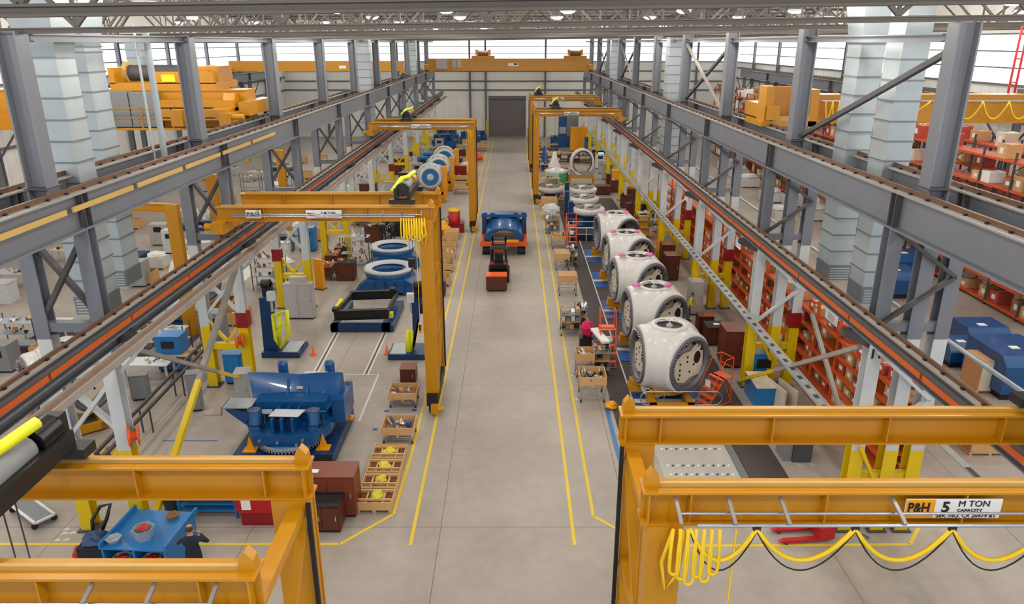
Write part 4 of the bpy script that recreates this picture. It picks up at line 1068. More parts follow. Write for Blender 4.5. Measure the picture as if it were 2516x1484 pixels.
# rear box of forklift (brown counterweight crate)
x2, y2 = G(1220, 717)
q = MB(); q.bb(-.66,.66,-.45,.45,.12,1.0,'brown_cab'); q.bb(-.66,.66,-.45,.45,1.0,1.06,'ladder_orange'); q.bb(-.5,-.35,-.4,.4,0,.12,'black'); q.bb(.3,.45,-.4,.4,0,.12,'black')
tag(q.build('steel_box', None, (x2, y2+.45, 0)), 'brown steel box with an orange rim standing behind the forklift', 'box')
# white and blue discs on yellow frames (generators)
for i, (px, py, nm) in enumerate(((1065, 520, 'nearest white disc with a blue face, standing on a yellow frame'), (1084, 478, 'middle one of the three white discs with blue faces'), (1098, 440, 'farthest of the three white discs with blue faces'))):
    yy = (72, 78, 84.5)[i]; xx = (-8.2, -7.95, -7.9)[i]
    g = thing('generator_disc', (xx, yy, 0), nm, 'generator', 'white and blue generator discs')
    d = polar(R(6)); c = Vector((0,0,3.0))
    q = MB(); q.lathe([(1.55,-.0),(1.6,-.15),(1.6,-.9),(1.3,-1.1)], 'hub_white', c, d, 40); q.lathe([(1.0,.02),(1.55,0),(1.0,-.05)], 'hub_white', c, d, 40); q.build('housing', g)
    q = MB(); q.lathe([(.93,.03),(1.03,.04),(1.03,-.02)], 'grey_mid', c, d, 40); q.build('trim_ring', g)
    q = MB(); q.lathe([(.0,.01),(.93,.02)], 'bench_blue', c, d, 40); q.build('face', g)
    q = MB(); q.lathe([(0,.1),(.28,.1),(.4,.06),(.42,.0)], 'white_paint', c, d, 24); q.build('hub_cap', g)
    q = MB(); w_ = d.cross(Vector((0,0,1)))
    g.scale = (.84,.84,.84)
    for k in range(12):
        t = 2*pi*k/12; p = c+(w_*cos(t)+Vector((0,0,1))*sin(t))*1.42; q.tube(p, p+d*.04, .05, 'grey_mid', 6)
    q.build('bolts', g)
    q = MB()
    for xx_ in (-1.3, 1.3):
        q.bb(xx_-.15, xx_+.15, -.2, .1, .0, 1.9, 'crane_yellow'); q.bb(xx_-.15, xx_+.15, .9, 1.2, .0, 1.9, 'crane_yellow')
    q.bb(-1.45,1.45,-.2,.1,1.0,1.3,'crane_yellow'); q.bb(1.3,1.9,.2,.9,.4,4.2,'panel_orange'); q.bb(-1.45,1.6,-.3,1.3,.1,.4,'crane_yellow'); q.build('stand', g)
# far blue machines
for i, (px, py, s_) in enumerate(((1105,354,.9),(1150,356,.8),(1177,344,.6),(1122,335,.9))):
    x, y = G(px, py); b = thing('blue_machine', (x, y+1, 0), ('blue machine casting far up the left work bay, left of the far crane leg', 'blue machine casting right beside the far left crane leg', 'dark blue casting at the aisle edge near the roll-up door', 'farthest blue machine casting in the left work bay')[i], 'machine casting')
    q = MB(); q.bb(-2,2,-1.5,1.5,.3,1.4,'mach_blue'); q.lathe([(1.5,1.4),(1.5,2.2),(1.1,2.3),(0,2.3)], 'deep_blue', (-.3,0,0), n=20); q.build('casting', b)
    q = MB(); q.tube((-1.4,-1.3,1.4),(-1.4,-1.3,2.3),.3,'mach_blue',12); q.tube((1.3,-1.2,1.4),(1.3,-1.2,2.5),.3,'mach_blue',12); q.box((1.2,.8,1.7),(.9,.9,.7),'chrome'); q.build('drives', b)
    q = MB(); q.bb(-1.8,1.8,-1.3,1.3,0,.3,'black'); q.build('stand', b)
    b.scale = (s_,)*3; b.location = ((-10.4,112,0),(-6.9,118,0),(-5.6,122.5,0),(-10.6,119,0))[i]
# black bedplate on blue sled (left, centre) ----------------------
x, y = G(890, 815)
s_ = thing('blue_sled', (x, y, 0), 'flat blue sled on floor rails under the black steel frame', 'sled')
q = MB(); q.bb(-1.7,1.55,-.1,.3,.04,.42,'deep_blue'); q.bb(1.1,1.75,-.1,4.0,.04,.42,'deep_blue'); q.bb(-1.7,-1.3,-.1,4.0,.04,.42,'deep_blue'); q.build('frame', s_)
q = MB(); q.bb(-1.3,1.1,.3,.8,.3,.36,'galv'); q.build('tread_plate', s_)
f = thing('black_frame', (x, y+.5, .44), 'black rectangular steel frame with yellow clamps resting on the blue sled', 'steel frame')
MB().ibeam((-1.6,.0,.35),(1.4,.0,.45),.3,.55,.05,'black').build('cross_beam', f); MB().ibeam((-1.3,2.9,.5),(1.5,2.9,.6),.3,.5,.05,'black').build('cross_beam', f)
q = MB(); q.bar((-1.45,0,.5),(-1.15,2.9,.6),.14,.3,'black'); q.bar((1.35,0,.5),(1.45,2.9,.6),.14,.3,'black'); q.build('side_beams', f)
q = MB(); q.bar((-1.7,.4,.35),(-1.4,1.3,.75),.18,.3,'hi_yellow'); q.bb(1.4,1.6,.2,.5,.1,.4,'hi_yellow'); q.build('clamps', f)
q = MB(); q.bb(-1.65,-1.35,-.2,.2,.6,.8,'black'); q.bb(1.1,1.4,2.6,3.0,.8,1.0,'black'); q.build('lugs', f)
# blue and yellow lift stands
for px, py, s_, nm in ((690, 880, 1, 'left'), (1000, 885, -1, 'right')):
    x, y = G(px, py); t = thing('lift_stand', (x, y+.1, 0), 'tall blue lift stand with a yellow arm, %s of the floor rails' % nm, 'lift stand', 'blue lift stands')
    q = MB(); q.bb(-.95,.95,-.1,.5,.02,.4,'deep_blue'); q.bb(-.95,.95,.5,1.6,.02,.3,'deep_blue'); q.bb(.05*s_,.85*s_,.0,1.4,.4,.42,'galv'); q.build('base', t)
    xx = -.6*s_
    q = MB(); q.sprism([(xx-.32,.4),(xx+.42*s_+.0,.4),(xx+.25*s_,1.2),(xx+.25,4.2),(xx-.25,4.2)], 'y', .2, .8, 'deep_blue'); q.build('column', t)
    q = MB(); q.bb(xx-.2,xx+.2,.6,1.1,3.0,5.0,'navy'); q.tube((xx-.2,.7,5.0),(xx+.2,.7,5.0),.28,'black',12); q.build('mast_head', t)
    q = MB()
    a = .35*s_+xx; c_ = 1.05*s_+xx
    pts = [(a,.2,3.0),(a,.2,1.2),(a+.2*s_,.2,.6),(c_,.15,1.6),(c_,.2,3.3),(a+.3*s_,.2,3.1)] if nm == 'left' else [(a,.2,2.0),(a+.1*s_,.2,.5),(a+.25*s_,.2,.5),(a+.15*s_,.2,2.0)]
    q.path(pts, .11, 'hi_yellow', 6, True)
    if nm == 'left': q.path([(a,.2,1.9),(c_,.2,2.6)], .09, 'hi_yellow', 6); q.path([(a+.2*s_,.2,.7),(a+.3*s_,.2,3.0)], .09, 'hi_yellow', 6)
    q.build('yellow_arm', t)
    q = MB(); q.bb(xx+.15*s_,xx+.5*s_,.15,.45,4.0,4.6,'plastic'); q.tube((xx+.3*s_,.3,3.2),(xx+.3*s_,.3,4.0),.08,'grey_cab',8); q.build('sensor_box', t); t.scale = (1,1,.74)
for px, py, nm in ((771,872,'left'),(951,870,'right')):
    x, y = G(px, py); q = MB(); q.lathe([(.17,0),(.17,.03),(.11,.04),(.02,.5),(0,.5)], 'ladder_orange', n=14)
    tag(q.build('traffic_cone', None, (x,y,.0)), 'small orange traffic cone by the %s lift stand' % nm, 'cone', 'orange cones by the lift stands')
# ================================================================ small builders
def at(px, py, dy=0, z=0):
    x, y = G(px, py, z); return (x, y+dy, z)
def crate_mesh(q, w, d, h, z, m='wood', t=.03, slat=True):
    for y in (-d/2, d/2): q.bb(-w/2, w/2, y-t/2, y+t/2, z, z+h, m)
    for x in (-w/2, w/2): q.bb(x-t/2, x+t/2, -d/2, d/2, z, z+h, m)
    q.bb(-w/2, w/2, -d/2, d/2, z, z+.03, 'wood_dark')
def pallet_mesh(q, w, d, z=0, m='wood'):
    for x in (-w/2+.06, 0, w/2-.06): q.bb(x-.05, x+.05, -d/2, d/2, z, z+.1, m)
    n = 6
    for i in range(n): y = -d/2+.05+(d-.1)*i/(n-1); q.bb(-w/2, w/2, y-.05, y+.05, z+.1, z+.125, m)
def stuff_bits(w, d, z, n, cols, seed, parent, name='parts_inside', hmax=.18):
    r = random.Random(seed); q = MB()
    for i in range(n):
        x = r.uniform(-w/2+.1, w/2-.1); y = r.uniform(-d/2+.1, d/2-.1); c = r.choice(cols)
        if r.random() < .5: q.bar((x, y, z+.04), (x+r.uniform(-.25,.25), y+r.uniform(-.25,.25), z+.06+r.uniform(0,hmax)), .05, .05, c)
        else: q.lump((x, y, z+.08), (r.uniform(.12,.3), r.uniform(.12,.3), r.uniform(.08,hmax+.05)), c, r.random(), 7, 4)
    return tag(q.build(name, parent), kind='stuff')
def crate_cart(px, py, label, w=1.1, d=1.1, h=.35, zc=.75, cols=('grey_mid','chrome','plastic'), n=9, seed=1, shelf=False, lid=False, m='wood', group='parts carts along the right aisle line'):
    b = thing('parts_cart', at(px, py, d/2), label, 'cart', group)
    q = MB()
    for x in (-w/2+.04, w/2-.04):
        for y in (-d/2+.04, d/2-.04): q.tube((x,y,.12), (x,y,zc), .022, 'chrome', 6)
    for z in (.22, zc-.02):
        q.path([(-w/2+.04,-d/2+.04,z),(w/2-.04,-d/2+.04,z),(w/2-.04,d/2-.04,z),(-w/2+.04,d/2-.04,z)], .02, 'chrome', 5, True)
    q.build('frame', b)
    if shelf: MB().bb(-w/2+.05, w/2-.05, -d/2+.05, d/2-.05, .36, .39, 'galv_dark').build('lower_shelf', b)
    for x in (-w/2+.06, w/2-.06):
        for y in (-d/2+.06, d/2-.06): MB().tube((x-.03,y,.07), (x+.03,y,.07), .07, 'rubber', 10).build('caster', b)
    q = MB(); pallet_mesh(q, w, d, zc, m); crate_mesh(q, w, d, h, zc+.12, m)
    if lid: q.bb(-w/2, w/2, -d/2, d/2, zc+.12+h, zc+.15+h, 'cardboard')
    q.build('crate', b)
    if not lid: stuff_bits(w-.1, d-.1, zc+.16, n, cols, seed, b, hmax=h)
    return b
def shelf_cart(px, py, label, w=1.0, d=.9, h=1.5, seed=1, group='parts carts along the right aisle line', cols=('paper','black','cardboard','grey_mid')):
    b = thing('shelf_cart', at(px, py, d/2), label, 'cart', group); r = random.Random(seed)
    q = MB()
    for x in (-w/2, w/2):
        for y in (-d/2, d/2): q.tube((x,y,.1), (x,y,h), .022, 'chrome', 6)
    q.path([(-w/2,-d/2,h),(w/2,-d/2,h),(w/2,d/2,h),(-w/2,d/2,h)], .02, 'chrome', 5, True); q.build('frame', b)
    for i, z in enumerate((.3, .75, 1.15)):
        s = MB().bb(-w/2, w/2, -d/2, d/2, z, z+.03, 'cardboard' if i == 1 else 'galv_dark').build('shelf', b)
        k = MB()
        for j in range(4):
            x = -w/2+w*(j+.5)/4; hh = r.uniform(.08,.3); k.box((x, r.uniform(-.15,.15), z+.03+hh/2), (w/4*.8, r.uniform(.3,.7), hh), r.choice(cols), r.uniform(-.3,.3))
        tag(k.build('stored_parts', s), kind='stuff')
    for x in (-w/2, w/2):
        for y in (-d/2, d/2): MB().tube((x-.03,y,.06), (x+.03,y,.06), .06, 'rubber', 10).build('caster', b)
    return b
def cabinet(px, py, label, w=1.2, d=.6, h=1.0, m='brown_cab', top='brown_top', rz=0, doors=2, cat='cabinet', name='tool_cabinet', group=None, handle=True):
    b = thing(name, at(px, py, d/2 if abs(rz) < .3 else w/2), label, cat, group, rz)
    q = MB(); q.bb(-w/2, w/2, -d/2, d/2, .1, h, m); q.bb(-w/2+.04, w/2-.04, -d/2+.04, d/2-.04, 0, .1, 'black'); q.build('body', b)
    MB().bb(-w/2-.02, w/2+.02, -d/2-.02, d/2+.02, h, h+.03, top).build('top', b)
    for i in range(doors):
        x0 = -w/2+.03+(w-.06)*i/doors; x1 = -w/2+.03+(w-.06)*(i+1)/doors-.02
        dd = MB().bb(x0, x1, -d/2-.025, -d/2, .15, h-.04, m).build('door', b)
        if handle: MB().bb(x1-.1, x1-.06, -d/2-.06, -d/2-.025, h*.5, h*.5+.16, 'chrome').build('handle', dd)
    return b
def bench(px, py, label, w=2.4, d=.9, h=.9, top='bench_blue', leg='bench_blue', rz=0, shelf=True, drawer=False, name='workbench', seed=0, cols=None, group=None, n=6):
    b = thing(name, at(px, py, d/2 if abs(rz) < .3 else w/2), label, 'workbench', group, rz)
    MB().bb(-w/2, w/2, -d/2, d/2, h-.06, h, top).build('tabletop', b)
    for x in (-w/2+.06, w/2-.06):
        for y in (-d/2+.06, d/2-.06): MB().bb(x-.04, x+.04, y-.04, y+.04, 0, h-.06, leg).build('leg', b)
    if shelf: MB().bb(-w/2+.05, w/2-.05, -d/2+.05, d/2-.05, .25, .3, leg).build('lower_shelf', b)
    if drawer: MB().bb(-w/2+.1, -w/2+.6, -d/2-.02, d/2-.1, h-.3, h-.06, leg).build('drawer', b)
    if cols: stuff_bits(w, d, h, n, cols, seed, b, 'loose_parts', .15)
    return b
def person(loc, label, rz=0, shirt='navy', trousers='navy', hair='hair', pose='stand', H=1.78, bald=False):
    b = thing('person', loc, label, 'person', None, rz); s = H/1.78
    sk = {0:(0,0,.95),1:(0,-.01,1.15),2:(0,.0,1.38),3:(0,0,1.5),4:(0,-.015,1.6)}
    if pose == 'lean': sk = {0:(0,.05,.95),1:(0,-.02,1.15),2:(0,-.1,1.36),3:(0,-.14,1.47),4:(0,-.17,1.56)}
    A = {'stand':[(.2,0,1.38),(.27,.02,1.1),(.29,-.1,.86)], 'lean':[(.2,-.1,1.36),(.33,-.2,1.14),(.2,-.45,1.05)], 'phone':[(.2,0,1.38),(.32,-.1,1.16),(.12,-.28,1.3)]}[pose]
    verts = []; edges = []; rad = []
    def v(p, r): verts.append(Vector(p)*s); rad.append(r*s); return len(verts)-1
    pel = v(sk[0], .15); w1 = v(sk[1], .135); ch = v(sk[2], .16); nk = v(sk[3], .06); n2 = v(sk[4], .055)
    edges += [(pel,w1),(w1,ch),(ch,nk),(nk,n2)]
    for sg in (-1, 1):
        sh = v((sg*A[0][0]*.85, A[0][1], A[0][2]), .075); el = v((sg*A[1][0], A[1][1], A[1][2]), .05); wr = v((sg*A[2][0], A[2][1], A[2][2]), .036)
        edges += [(ch,sh),(sh,el),(el,wr)]
        hp = v((sg*.1, sk[0][1], .86), .11); kn = v((sg*.12, -.02, .48), .07); an = v((sg*.13, .02, .1), .045); to = v((sg*.14, -.14, .04), .04)
        edges += [(pel,hp),(hp,kn),(kn,an),(an,to)]
    me = bpy.data.meshes.new('body'); me.from_pydata(verts, edges, []); o = bpy.data.objects.new('body', me); COL.objects.link(o)
    m = o.modifiers.new('s', 'SKIN'); m.use_smooth_shade = True
    for i, r in enumerate(rad): me.skin_vertices[0].data[i].radius = (r, r*.85)
    me.skin_vertices[0].data[0].use_root = True
    sb = o.modifiers.new('u', 'SUBSURF'); sb.levels = 1; sb.render_levels = 1
    dg = bpy.context.evaluated_depsgraph_get(); dg.update()
    m2 = bpy.data.meshes.new_from_object(o.evaluated_get(dg)); bpy.data.objects.remove(o)
    # head, face and hands join the same skin mesh
    q = MB(); hz = (sk[4][2]+.1)*s; hy = sk[4][1]*s
    q.sphere((0,hy-.01*s,hz), .1*s, 'skin', (.82,.98,1.2), 14, 10); q.sphere((0,hy-.11*s,hz-.01*s), .018*s, 'skin', (.8,1.2,1.3), 6, 5)
    for sg in (-1, 1):
        q.sphere((sg*.085*s,hy,hz), .025*s, 'skin', (.5,1,1.3), 6, 5); q.sphere((sg*.032*s,hy-.095*s,hz+.015*s), .011*s, 'black', (1,1,.8), 6, 4)
        hx, hy_, hz_ = sg*A[2][0]*s, A[2][1]*s, A[2][2]*s
        dr = (Vector(A[2])-Vector(A[1])).normalized(); dr = Vector((dr.x*sg, dr.y, dr.z))
        p = Vector((hx,hy_,hz_))+dr*.05*s; q.sphere(tuple(p), .045*s, 'skin', (.7,.8,1.0), 8, 6)
        sd = dr.cross(Vector((0,0,1))); sd = sd.normalized() if sd.length > .1 else Vector((0,1,0))
        for k in range(4):
            a = p+dr*.02*s+sd*(k-1.5)*.02*s; q.tube(a, a+dr*(.07-.006*abs(k-1.3))*s, .009*s, 'skin', 5, .007*s)
        a = p+sd*.03*s; q.tube(a, a+(dr*.6+sd)*.04*s, .01*s, 'skin', 5, .008*s)
    q.bar((-.03*s,hy-.1*s,hz-.045*s),(.03*s,hy-.1*s,hz-.045*s),.008*s,.008*s,'red_band')
    off = len(q.v); 
    vv = [tuple(x.co) for x in m2.vertices]; ff = [tuple(p.vertices) for p in m2.polygons]
    zz = [sum(vv[i][2] for i in f)/len(f) for f in ff]
    q.add(vv, [f for f, z in zip(ff, zz) if z > .95*s and z < 1.5*s], shirt, True)
    q.add(vv, [f for f, z in zip(ff, zz) if z <= .95*s and z > .1*s], trousers, True)
    q.add(vv, [f for f, z in zip(ff, zz) if z <= .1*s], 'black', True)
    q.add(vv, [f for f, z in zip(ff, zz) if z >= 1.5*s], 'skin', True)
    q.build('body', b)
    q = MB(); hh = []
    q.sphere((0,hy+.012*s,hz+.02*s), .104*s, hair, (.86,1.0,1.16 if not bald else .8), 14, 8)
    q.build('hair', b)
    return b
# ================================================================ left work bay, near
# pallets on the aisle line
x, y = G(921, 1262)
for i in range(4):
    yy = y+.5+i*.97
    b = thing('pallet_crate', (-4.72+.0, yy, 0), ('nearest open wooden pallet crate with yellow bags, beside the yellow line', 'second open pallet crate from the front of the row, yellow bags inside', 'third open pallet crate from the front, bulging yellow bag', 'farthest open pallet crate of the front row, loose hoses inside')[i], 'pallet crate', 'open pallet crates at the left aisle line')
    q = MB(); pallet_mesh(q, 1.2, .93); crate_mesh(q, 1.2, .9, .28, .125); q.build('crate', b)
    q = MB(); q.bb(-.58, .58, -.3, -.24, .35, .43, 'wood'); q.bb(-.58, .58, .24, .3, .35, .43, 'wood'); q.bb(-.32, -.26, -.42, .42, .3, .36, 'wood'); q.bb(.26,.32,-.42,.42,.3,.36,'wood'); q.build('inner_battens', b)
    q = MB(); q.lump((0,0,.34), (.5,.55,.32), 'strap', i, 10, 6, .3); q.build('bag', b)
crate_cart(978, 1092, 'wooden crate of grey rods on a cart, nearest of the two by the left line', 1.25, 1.1, .3, .3, n=14, seed=5, group='crate carts at the left aisle line', cols=('chrome','pad_blue','cream','galv'))
crate_cart(990, 1003, 'wooden crate cart just in front of the small brown box', 1.2, 1.05, .3, .3, n=14, seed=8, group='crate carts at the left aisle line', cols=('chrome','grey_mid','paper','wood'))
for px, py, i in ((950,1010,0),(1018,1008,1),(922,1055,2),(925,1118,3)):
    x, y = G(px, py); q = MB().bb(-.1,.1,-.08,.08,.001,.012,'pad_blue')
    tag(q.build('floor_mark', None, (x,y,0)), ('blue tape mark left of the crate cart near the brown box','blue tape mark right of the crate cart near the brown box','blue tape mark left of the nearer crate cart','blue tape mark behind the open pallet crates')[i], 'floor marking')
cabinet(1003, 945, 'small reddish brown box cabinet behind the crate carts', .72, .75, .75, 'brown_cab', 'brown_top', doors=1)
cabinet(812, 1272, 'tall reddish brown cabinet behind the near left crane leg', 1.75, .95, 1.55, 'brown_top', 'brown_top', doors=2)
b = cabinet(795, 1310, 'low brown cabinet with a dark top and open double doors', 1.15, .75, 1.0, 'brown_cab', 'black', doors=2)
o = MB().bb(-.6,.0,-.3,-.1,1.63,1.64,'paper').build('paper_sheet', None, (G(780,1270)[0]+.1, G(812,1272)[1]+.55, -.05)); tag(o, 'white paper sheet lying on the tall brown cabinet', 'paper')
x, y = G(632, 1293)
b = thing('red_machine', (x, y+.5, 0), 'red octagonal floor machine with a white notice, beside the blue bench', 'machine')
q = MB(); q.prism([(-.75,-.25),(-.55,-.5),(.55,-.5),(.75,-.25),(.75,.4),(.5,.6),(-.5,.6),(-.75,.4)], .5, 1.15, 'red'); q.prism([(-.5,-.45),(.6,-.45),(.6,.5),(-.5,.5)], 0, .5, 'red_band'); q.build('body', b)
MB().bb(-.42,-.12,-.53,-.5,.65,1.0,'paper').build('notice', b); MB().bb(.1,.5,-.3,-.1,1.15,1.17,'paper').build('notice', b); MB().bb(-.35,-.05,-.1,.2,1.15,1.22,'black').build('control', b)
b = bench(512, 1275, 'blue steel workbench with a wooden top beyond the blue table', 2.0, .95, .85, 'cardboard', 'bench_blue', seed=3, cols=('grey_mid','hi_yellow','paper'))
MB().bb(-1.0,1.0,-.45,.45,.52,.56,'bench_blue').build('middle_shelf', b)
x, y = G(417, 1268)
b = thing('waste_bin', (x, y+.3, 0), 'round dark grey waste bin left of the blue workbench', 'bin')
MB().lathe([(.24,0),(.32,.82),(.35,.85),(.35,.9),(.3,.88),(.22,.1),(0,.1)], 'bin_grey', n=20).build('body', b); MB().lump((0,0,.75),(.5,.5,.3),'plastic',4).build('liner', b)
# blue table with lipped top
x, y = G(342, 1422)
b = thing('assembly_table', (x, y+.95, 0), 'big blue lipped assembly table with boxes on it, beside the man', 'table', None, R(-4))
q = MB(); q.bb(-1.15,1.15,-.95,1.05,.95,1.0,'bench_blue'); q.bb(-1.2,-1.12,-.95,1.1,.95,1.15,'bench_blue'); q.bb(1.12,1.2,-.95,1.1,.95,1.15,'bench_blue'); q.build('tabletop', b)
for xx in (-1.1,0,1.1): MB().bb(xx-.04,xx+.04,-.93,.95,.0,.95,'bench_blue').build('side_panel', b)
MB().bb(-1.1,1.1,-.9,.95,.35,.4,'bench_blue').build('shelf', b)
b.scale = (.86,.95,1); bx_, by_ = x, y+.95
def tray(dx, dy, z, label, n=3, w=.4, m='galv'):
    b = thing('steel_tray', (bx_+dx, by_+dy, z), label, 'tray')
    q = MB(); q.lathe([(w*.45,0),(w*.55,.12*n),(w*.6,.12*n),(w*.52,.1*n),(w*.42,.03),(0,.03)], m, n=6, smooth=False); q.build('bowl', b)
    if n > 1: MB().lump((0,0,.12*n),(w*.6,w*.6,.1),'red',dx).build('red_sheet', b)
tray(.05, -.35, 1.0, 'stack of hexagonal steel trays with a red insert on the blue table', 3, .55)
tray(-.8, -.5, 1.0, 'single small tray on the left edge of the blue table', 1, .4)
tray(.45, .65, 1.0, 'flat brown gasket lying at the back of the blue table', 1, .35, 'wood_dark')
tray(-.5, -.75, .4, 'left steel casting on the lower shelf of the blue table', 2, .5); tray(.4, -.75, .4, 'right steel casting on the lower shelf of the blue table', 2, .5)
# man
person(at(486, 1424, .0), 'man in dark blue work clothes standing at the right side of the blue table', R(188), pose='phone', bald=True, H=1.86).scale = (1.3,1.2,1)
x, y = G(222, 1400)
b = thing('power_cart', (x, y+.3, 0), 'dark blue and red floor scrubber with a raised black handle left of the blue table', 'cart')
q = MB(); q.bb(-.3,.55,-.3,.5,.15,.75,'navy'); q.lump((.1,.1,.8),(.8,.7,.4),'deep_blue',3); q.build('body', b)
MB().lump((-.35,-.05,.4),(.45,.5,.5),'red',7).build('front_cover', b)
q = MB(); q.path([(-.1,.3,.7),(-.15,.5,1.2),(.05,.7,1.55),(.35,.75,1.6),(.25,.6,1.2),(.1,.4,.8)], .06, 'black', 6); q.build('handle', b)
for yy in (-.2,.4): MB().tube((-.1,yy-.05,.12),(-.1,yy+.05,.12),.12,'rubber',10).build('wheel', b)
# chrome trolley lower left, wooden pallets, small things
x, y = G(60, 1290)
b = thing('flat_trolley', (x, y+.5, 0), 'low white framed flat trolley at the lower left edge', 'trolley', None, R(-35))
q = MB(); q.bb(-.88,.88,-.28,.28,.23,.25,'galv_dark'); q.bar((-.9,-.3,.25),(.9,-.3,.25),.08,.06,'plastic'); q.bar((-.9,.3,.25),(.9,.3,.25),.08,.06,'plastic'); q.bar((-.9,-.3,.25),(-.9,.3,.25),.08,.06,'plastic'); q.bar((.9,-.3,.25),(.9,.3,.25),.08,.06,'plastic'); q.build('frame', b)
for xx in (-.8,.8):
    for yy in (-.3,.3): MB().tube((xx-.04,yy,.1),(xx+.04,yy,.1),.1,'rubber',10).build('caster', b)
for i in range(3):
    x, y = G(90+12*i, 1120-28*i); b = thing('wooden_pallet', (x-.2, y+.2, 0+.0), ('dark wooden pallet nearest the crane column at far left','dark wooden pallet in the middle of three at far left','dark wooden pallet at the back of three at far left')[i], 'pallet', 'dark pallets at far left', R(-30))
    q = MB(); pallet_mesh(q, 1.6, 1.3, 0, 'wood_dark'); pallet_mesh(q, 1.6, 1.3, .14, 'wood_dark'); q.build('boards', b)
x, y = G(90,1225); tag(MB().bb(-.3,.3,-.05,.05,0,.1,'wood').build('timber_block', None, (x,y,0)), 'short pale timber block on the floor at lower left', 'timber')
# orange fans on column
for i, (X, Y_, Z_) in enumerate(((-11.8, YB[0]-.05, 3.5), (-12.3, YB[1]-.35, 2.4))):
    b = thing('hose_reel', (X, Y_, Z_), ('orange hose reel on the nearest left column','orange hose reel on the second left column')[i], 'hose reel')
    MB().lathe([(.08,-.14),(.3,-.16),(.34,-.1),(.15,-.06),(.15,.08),(.34,.12),(.3,.16),(.08,.14)], 'ladder_orange', (0,-.1,0), (1,.5,0), 18).build('drum', b)
    MB().box((-.05,.1,0),(.12,.3,.3),'green').build('mount', b)
# control cabinets between first two columns
b = cabinet(345, 985, 'grey electrical box with white notices by the nearest left column', .75, .35, 1.2, 'grey_mid', 'grey_mid', R(12), 1)
b = cabinet(480, 1012, 'slim grey cabinet behind the yellow foot of the long brace', .5, .5, 1.75, 'grey_mid', 'grey_mid', R(15), 1)
b = cabinet(598, 1000, 'pale grey free-standing cabinet left of the big blue casting', .62, .75, 1.55, 'grey_cab', 'grey_cab', R(8), 1)
b = cabinet(577, 945, 'blue cabinet between the yellow legs of the second left column', .8, .8, 1.5, 'bench_blue', 'bench_blue', 0, 1)
b = cabinet(738, 785, 'large pale grey double-door cabinet in front of the third left column', 1.6, .6, 2.1, 'grey_cab', 'grey_cab', 0, 2)
MB().bb(-.45,.45,-.2,.2,2.13,2.5,'grey_cab').build('top_box', b)
b = cabinet(700, 640, 'white box unit on the floor behind the left lift stand', .7,.6,1.3,'plastic','plastic',0,1)
b = thing('safety_panel', at(786, 712, .2), 'narrow orange yellow panel right of the third left column', 'panel', None, R(-20)); MB().bb(-.3,.3,-.12,.12,0,2.0,'panel_orange').build('panel', b); MB().bb(-.35,.35,-.25,.25,0,.04,'steel_dark').build('foot', b)
# brown benches with tools
for i, (px, py, l) in enumerate(((800, 690, 'brown tool bench with orange parts beside the orange yellow panel'), (815, 660, 'brown tool bench with yellow tools on top, second of the group'), (838, 640, 'brown tool bench farthest back, beside the fourth left column'))):
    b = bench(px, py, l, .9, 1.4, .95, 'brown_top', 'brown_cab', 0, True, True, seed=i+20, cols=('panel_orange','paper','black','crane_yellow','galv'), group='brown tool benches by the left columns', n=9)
    MB().bb(-.4,.4,-.66,.6,.3,.85,'brown_cab').build('drawer_unit', b)
x, y = G(905, 585); slab('floor_plate', x-.9, x+.9, y-.6, y+.6, 'sheet', 'pale square plate on the floor left of the two workers', .02, 'floor plate')
cabinet(895, 580, 'small white bin standing on the pale floor plate', .4,.4,.6,'plastic','plastic',0,1)
# two workers and the dark machine beyond
person(at(944, 596), 'left one of two workers in black near the far blue casting', R(170), 'black', 'black', pose='stand')
person(at(966, 594), 'right one of two workers in black, arms forward at the machine', R(200), 'black', 'navy', pose='lean')
person(at(953, 574), 'third worker in dark blue, half hidden behind the two in black', R(160), 'deep_blue', 'black', pose='stand')
b = thing('machine_table', at(1010, 582, 1), 'long black machine bed with blue parts behind the two workers', 'machine')
q = MB(); q.bb(-1.9,1.9,-.9,.9,.0,1.1,'black'); q.build('bed', b); q = MB(); q.lump((-.6,0,1.3),(1.8,1.2,.6),'mach_blue',3); q.build('blue_part', b); stuff_bits(3,1.4,1.1,12,('chrome','paper','galv'),9,b)
# heap of wire baskets left
b = thing('parts_rack', at(885, 560, 0), 'grey metal rack filled with coiled parts left of the two workers', 'rack')
q = MB()
for yy in range(5):
    for xx in (-.5,.5): q.tube((xx,yy*1.0,0),(xx,yy*1.0,2.0),.03,'galv_dark',5)
for z in (.4,1.0,1.6): q.bb(-.5,.5,0,4,z,z+.03,'galv_dark')
q.build('frame', b)
for z in (.43,1.03,1.63): 
    o = stuff_bits(.9, 3.8, z, 24, ('galv','black','chrome','paper'), int(z*10), b); o.location.y = 1.9
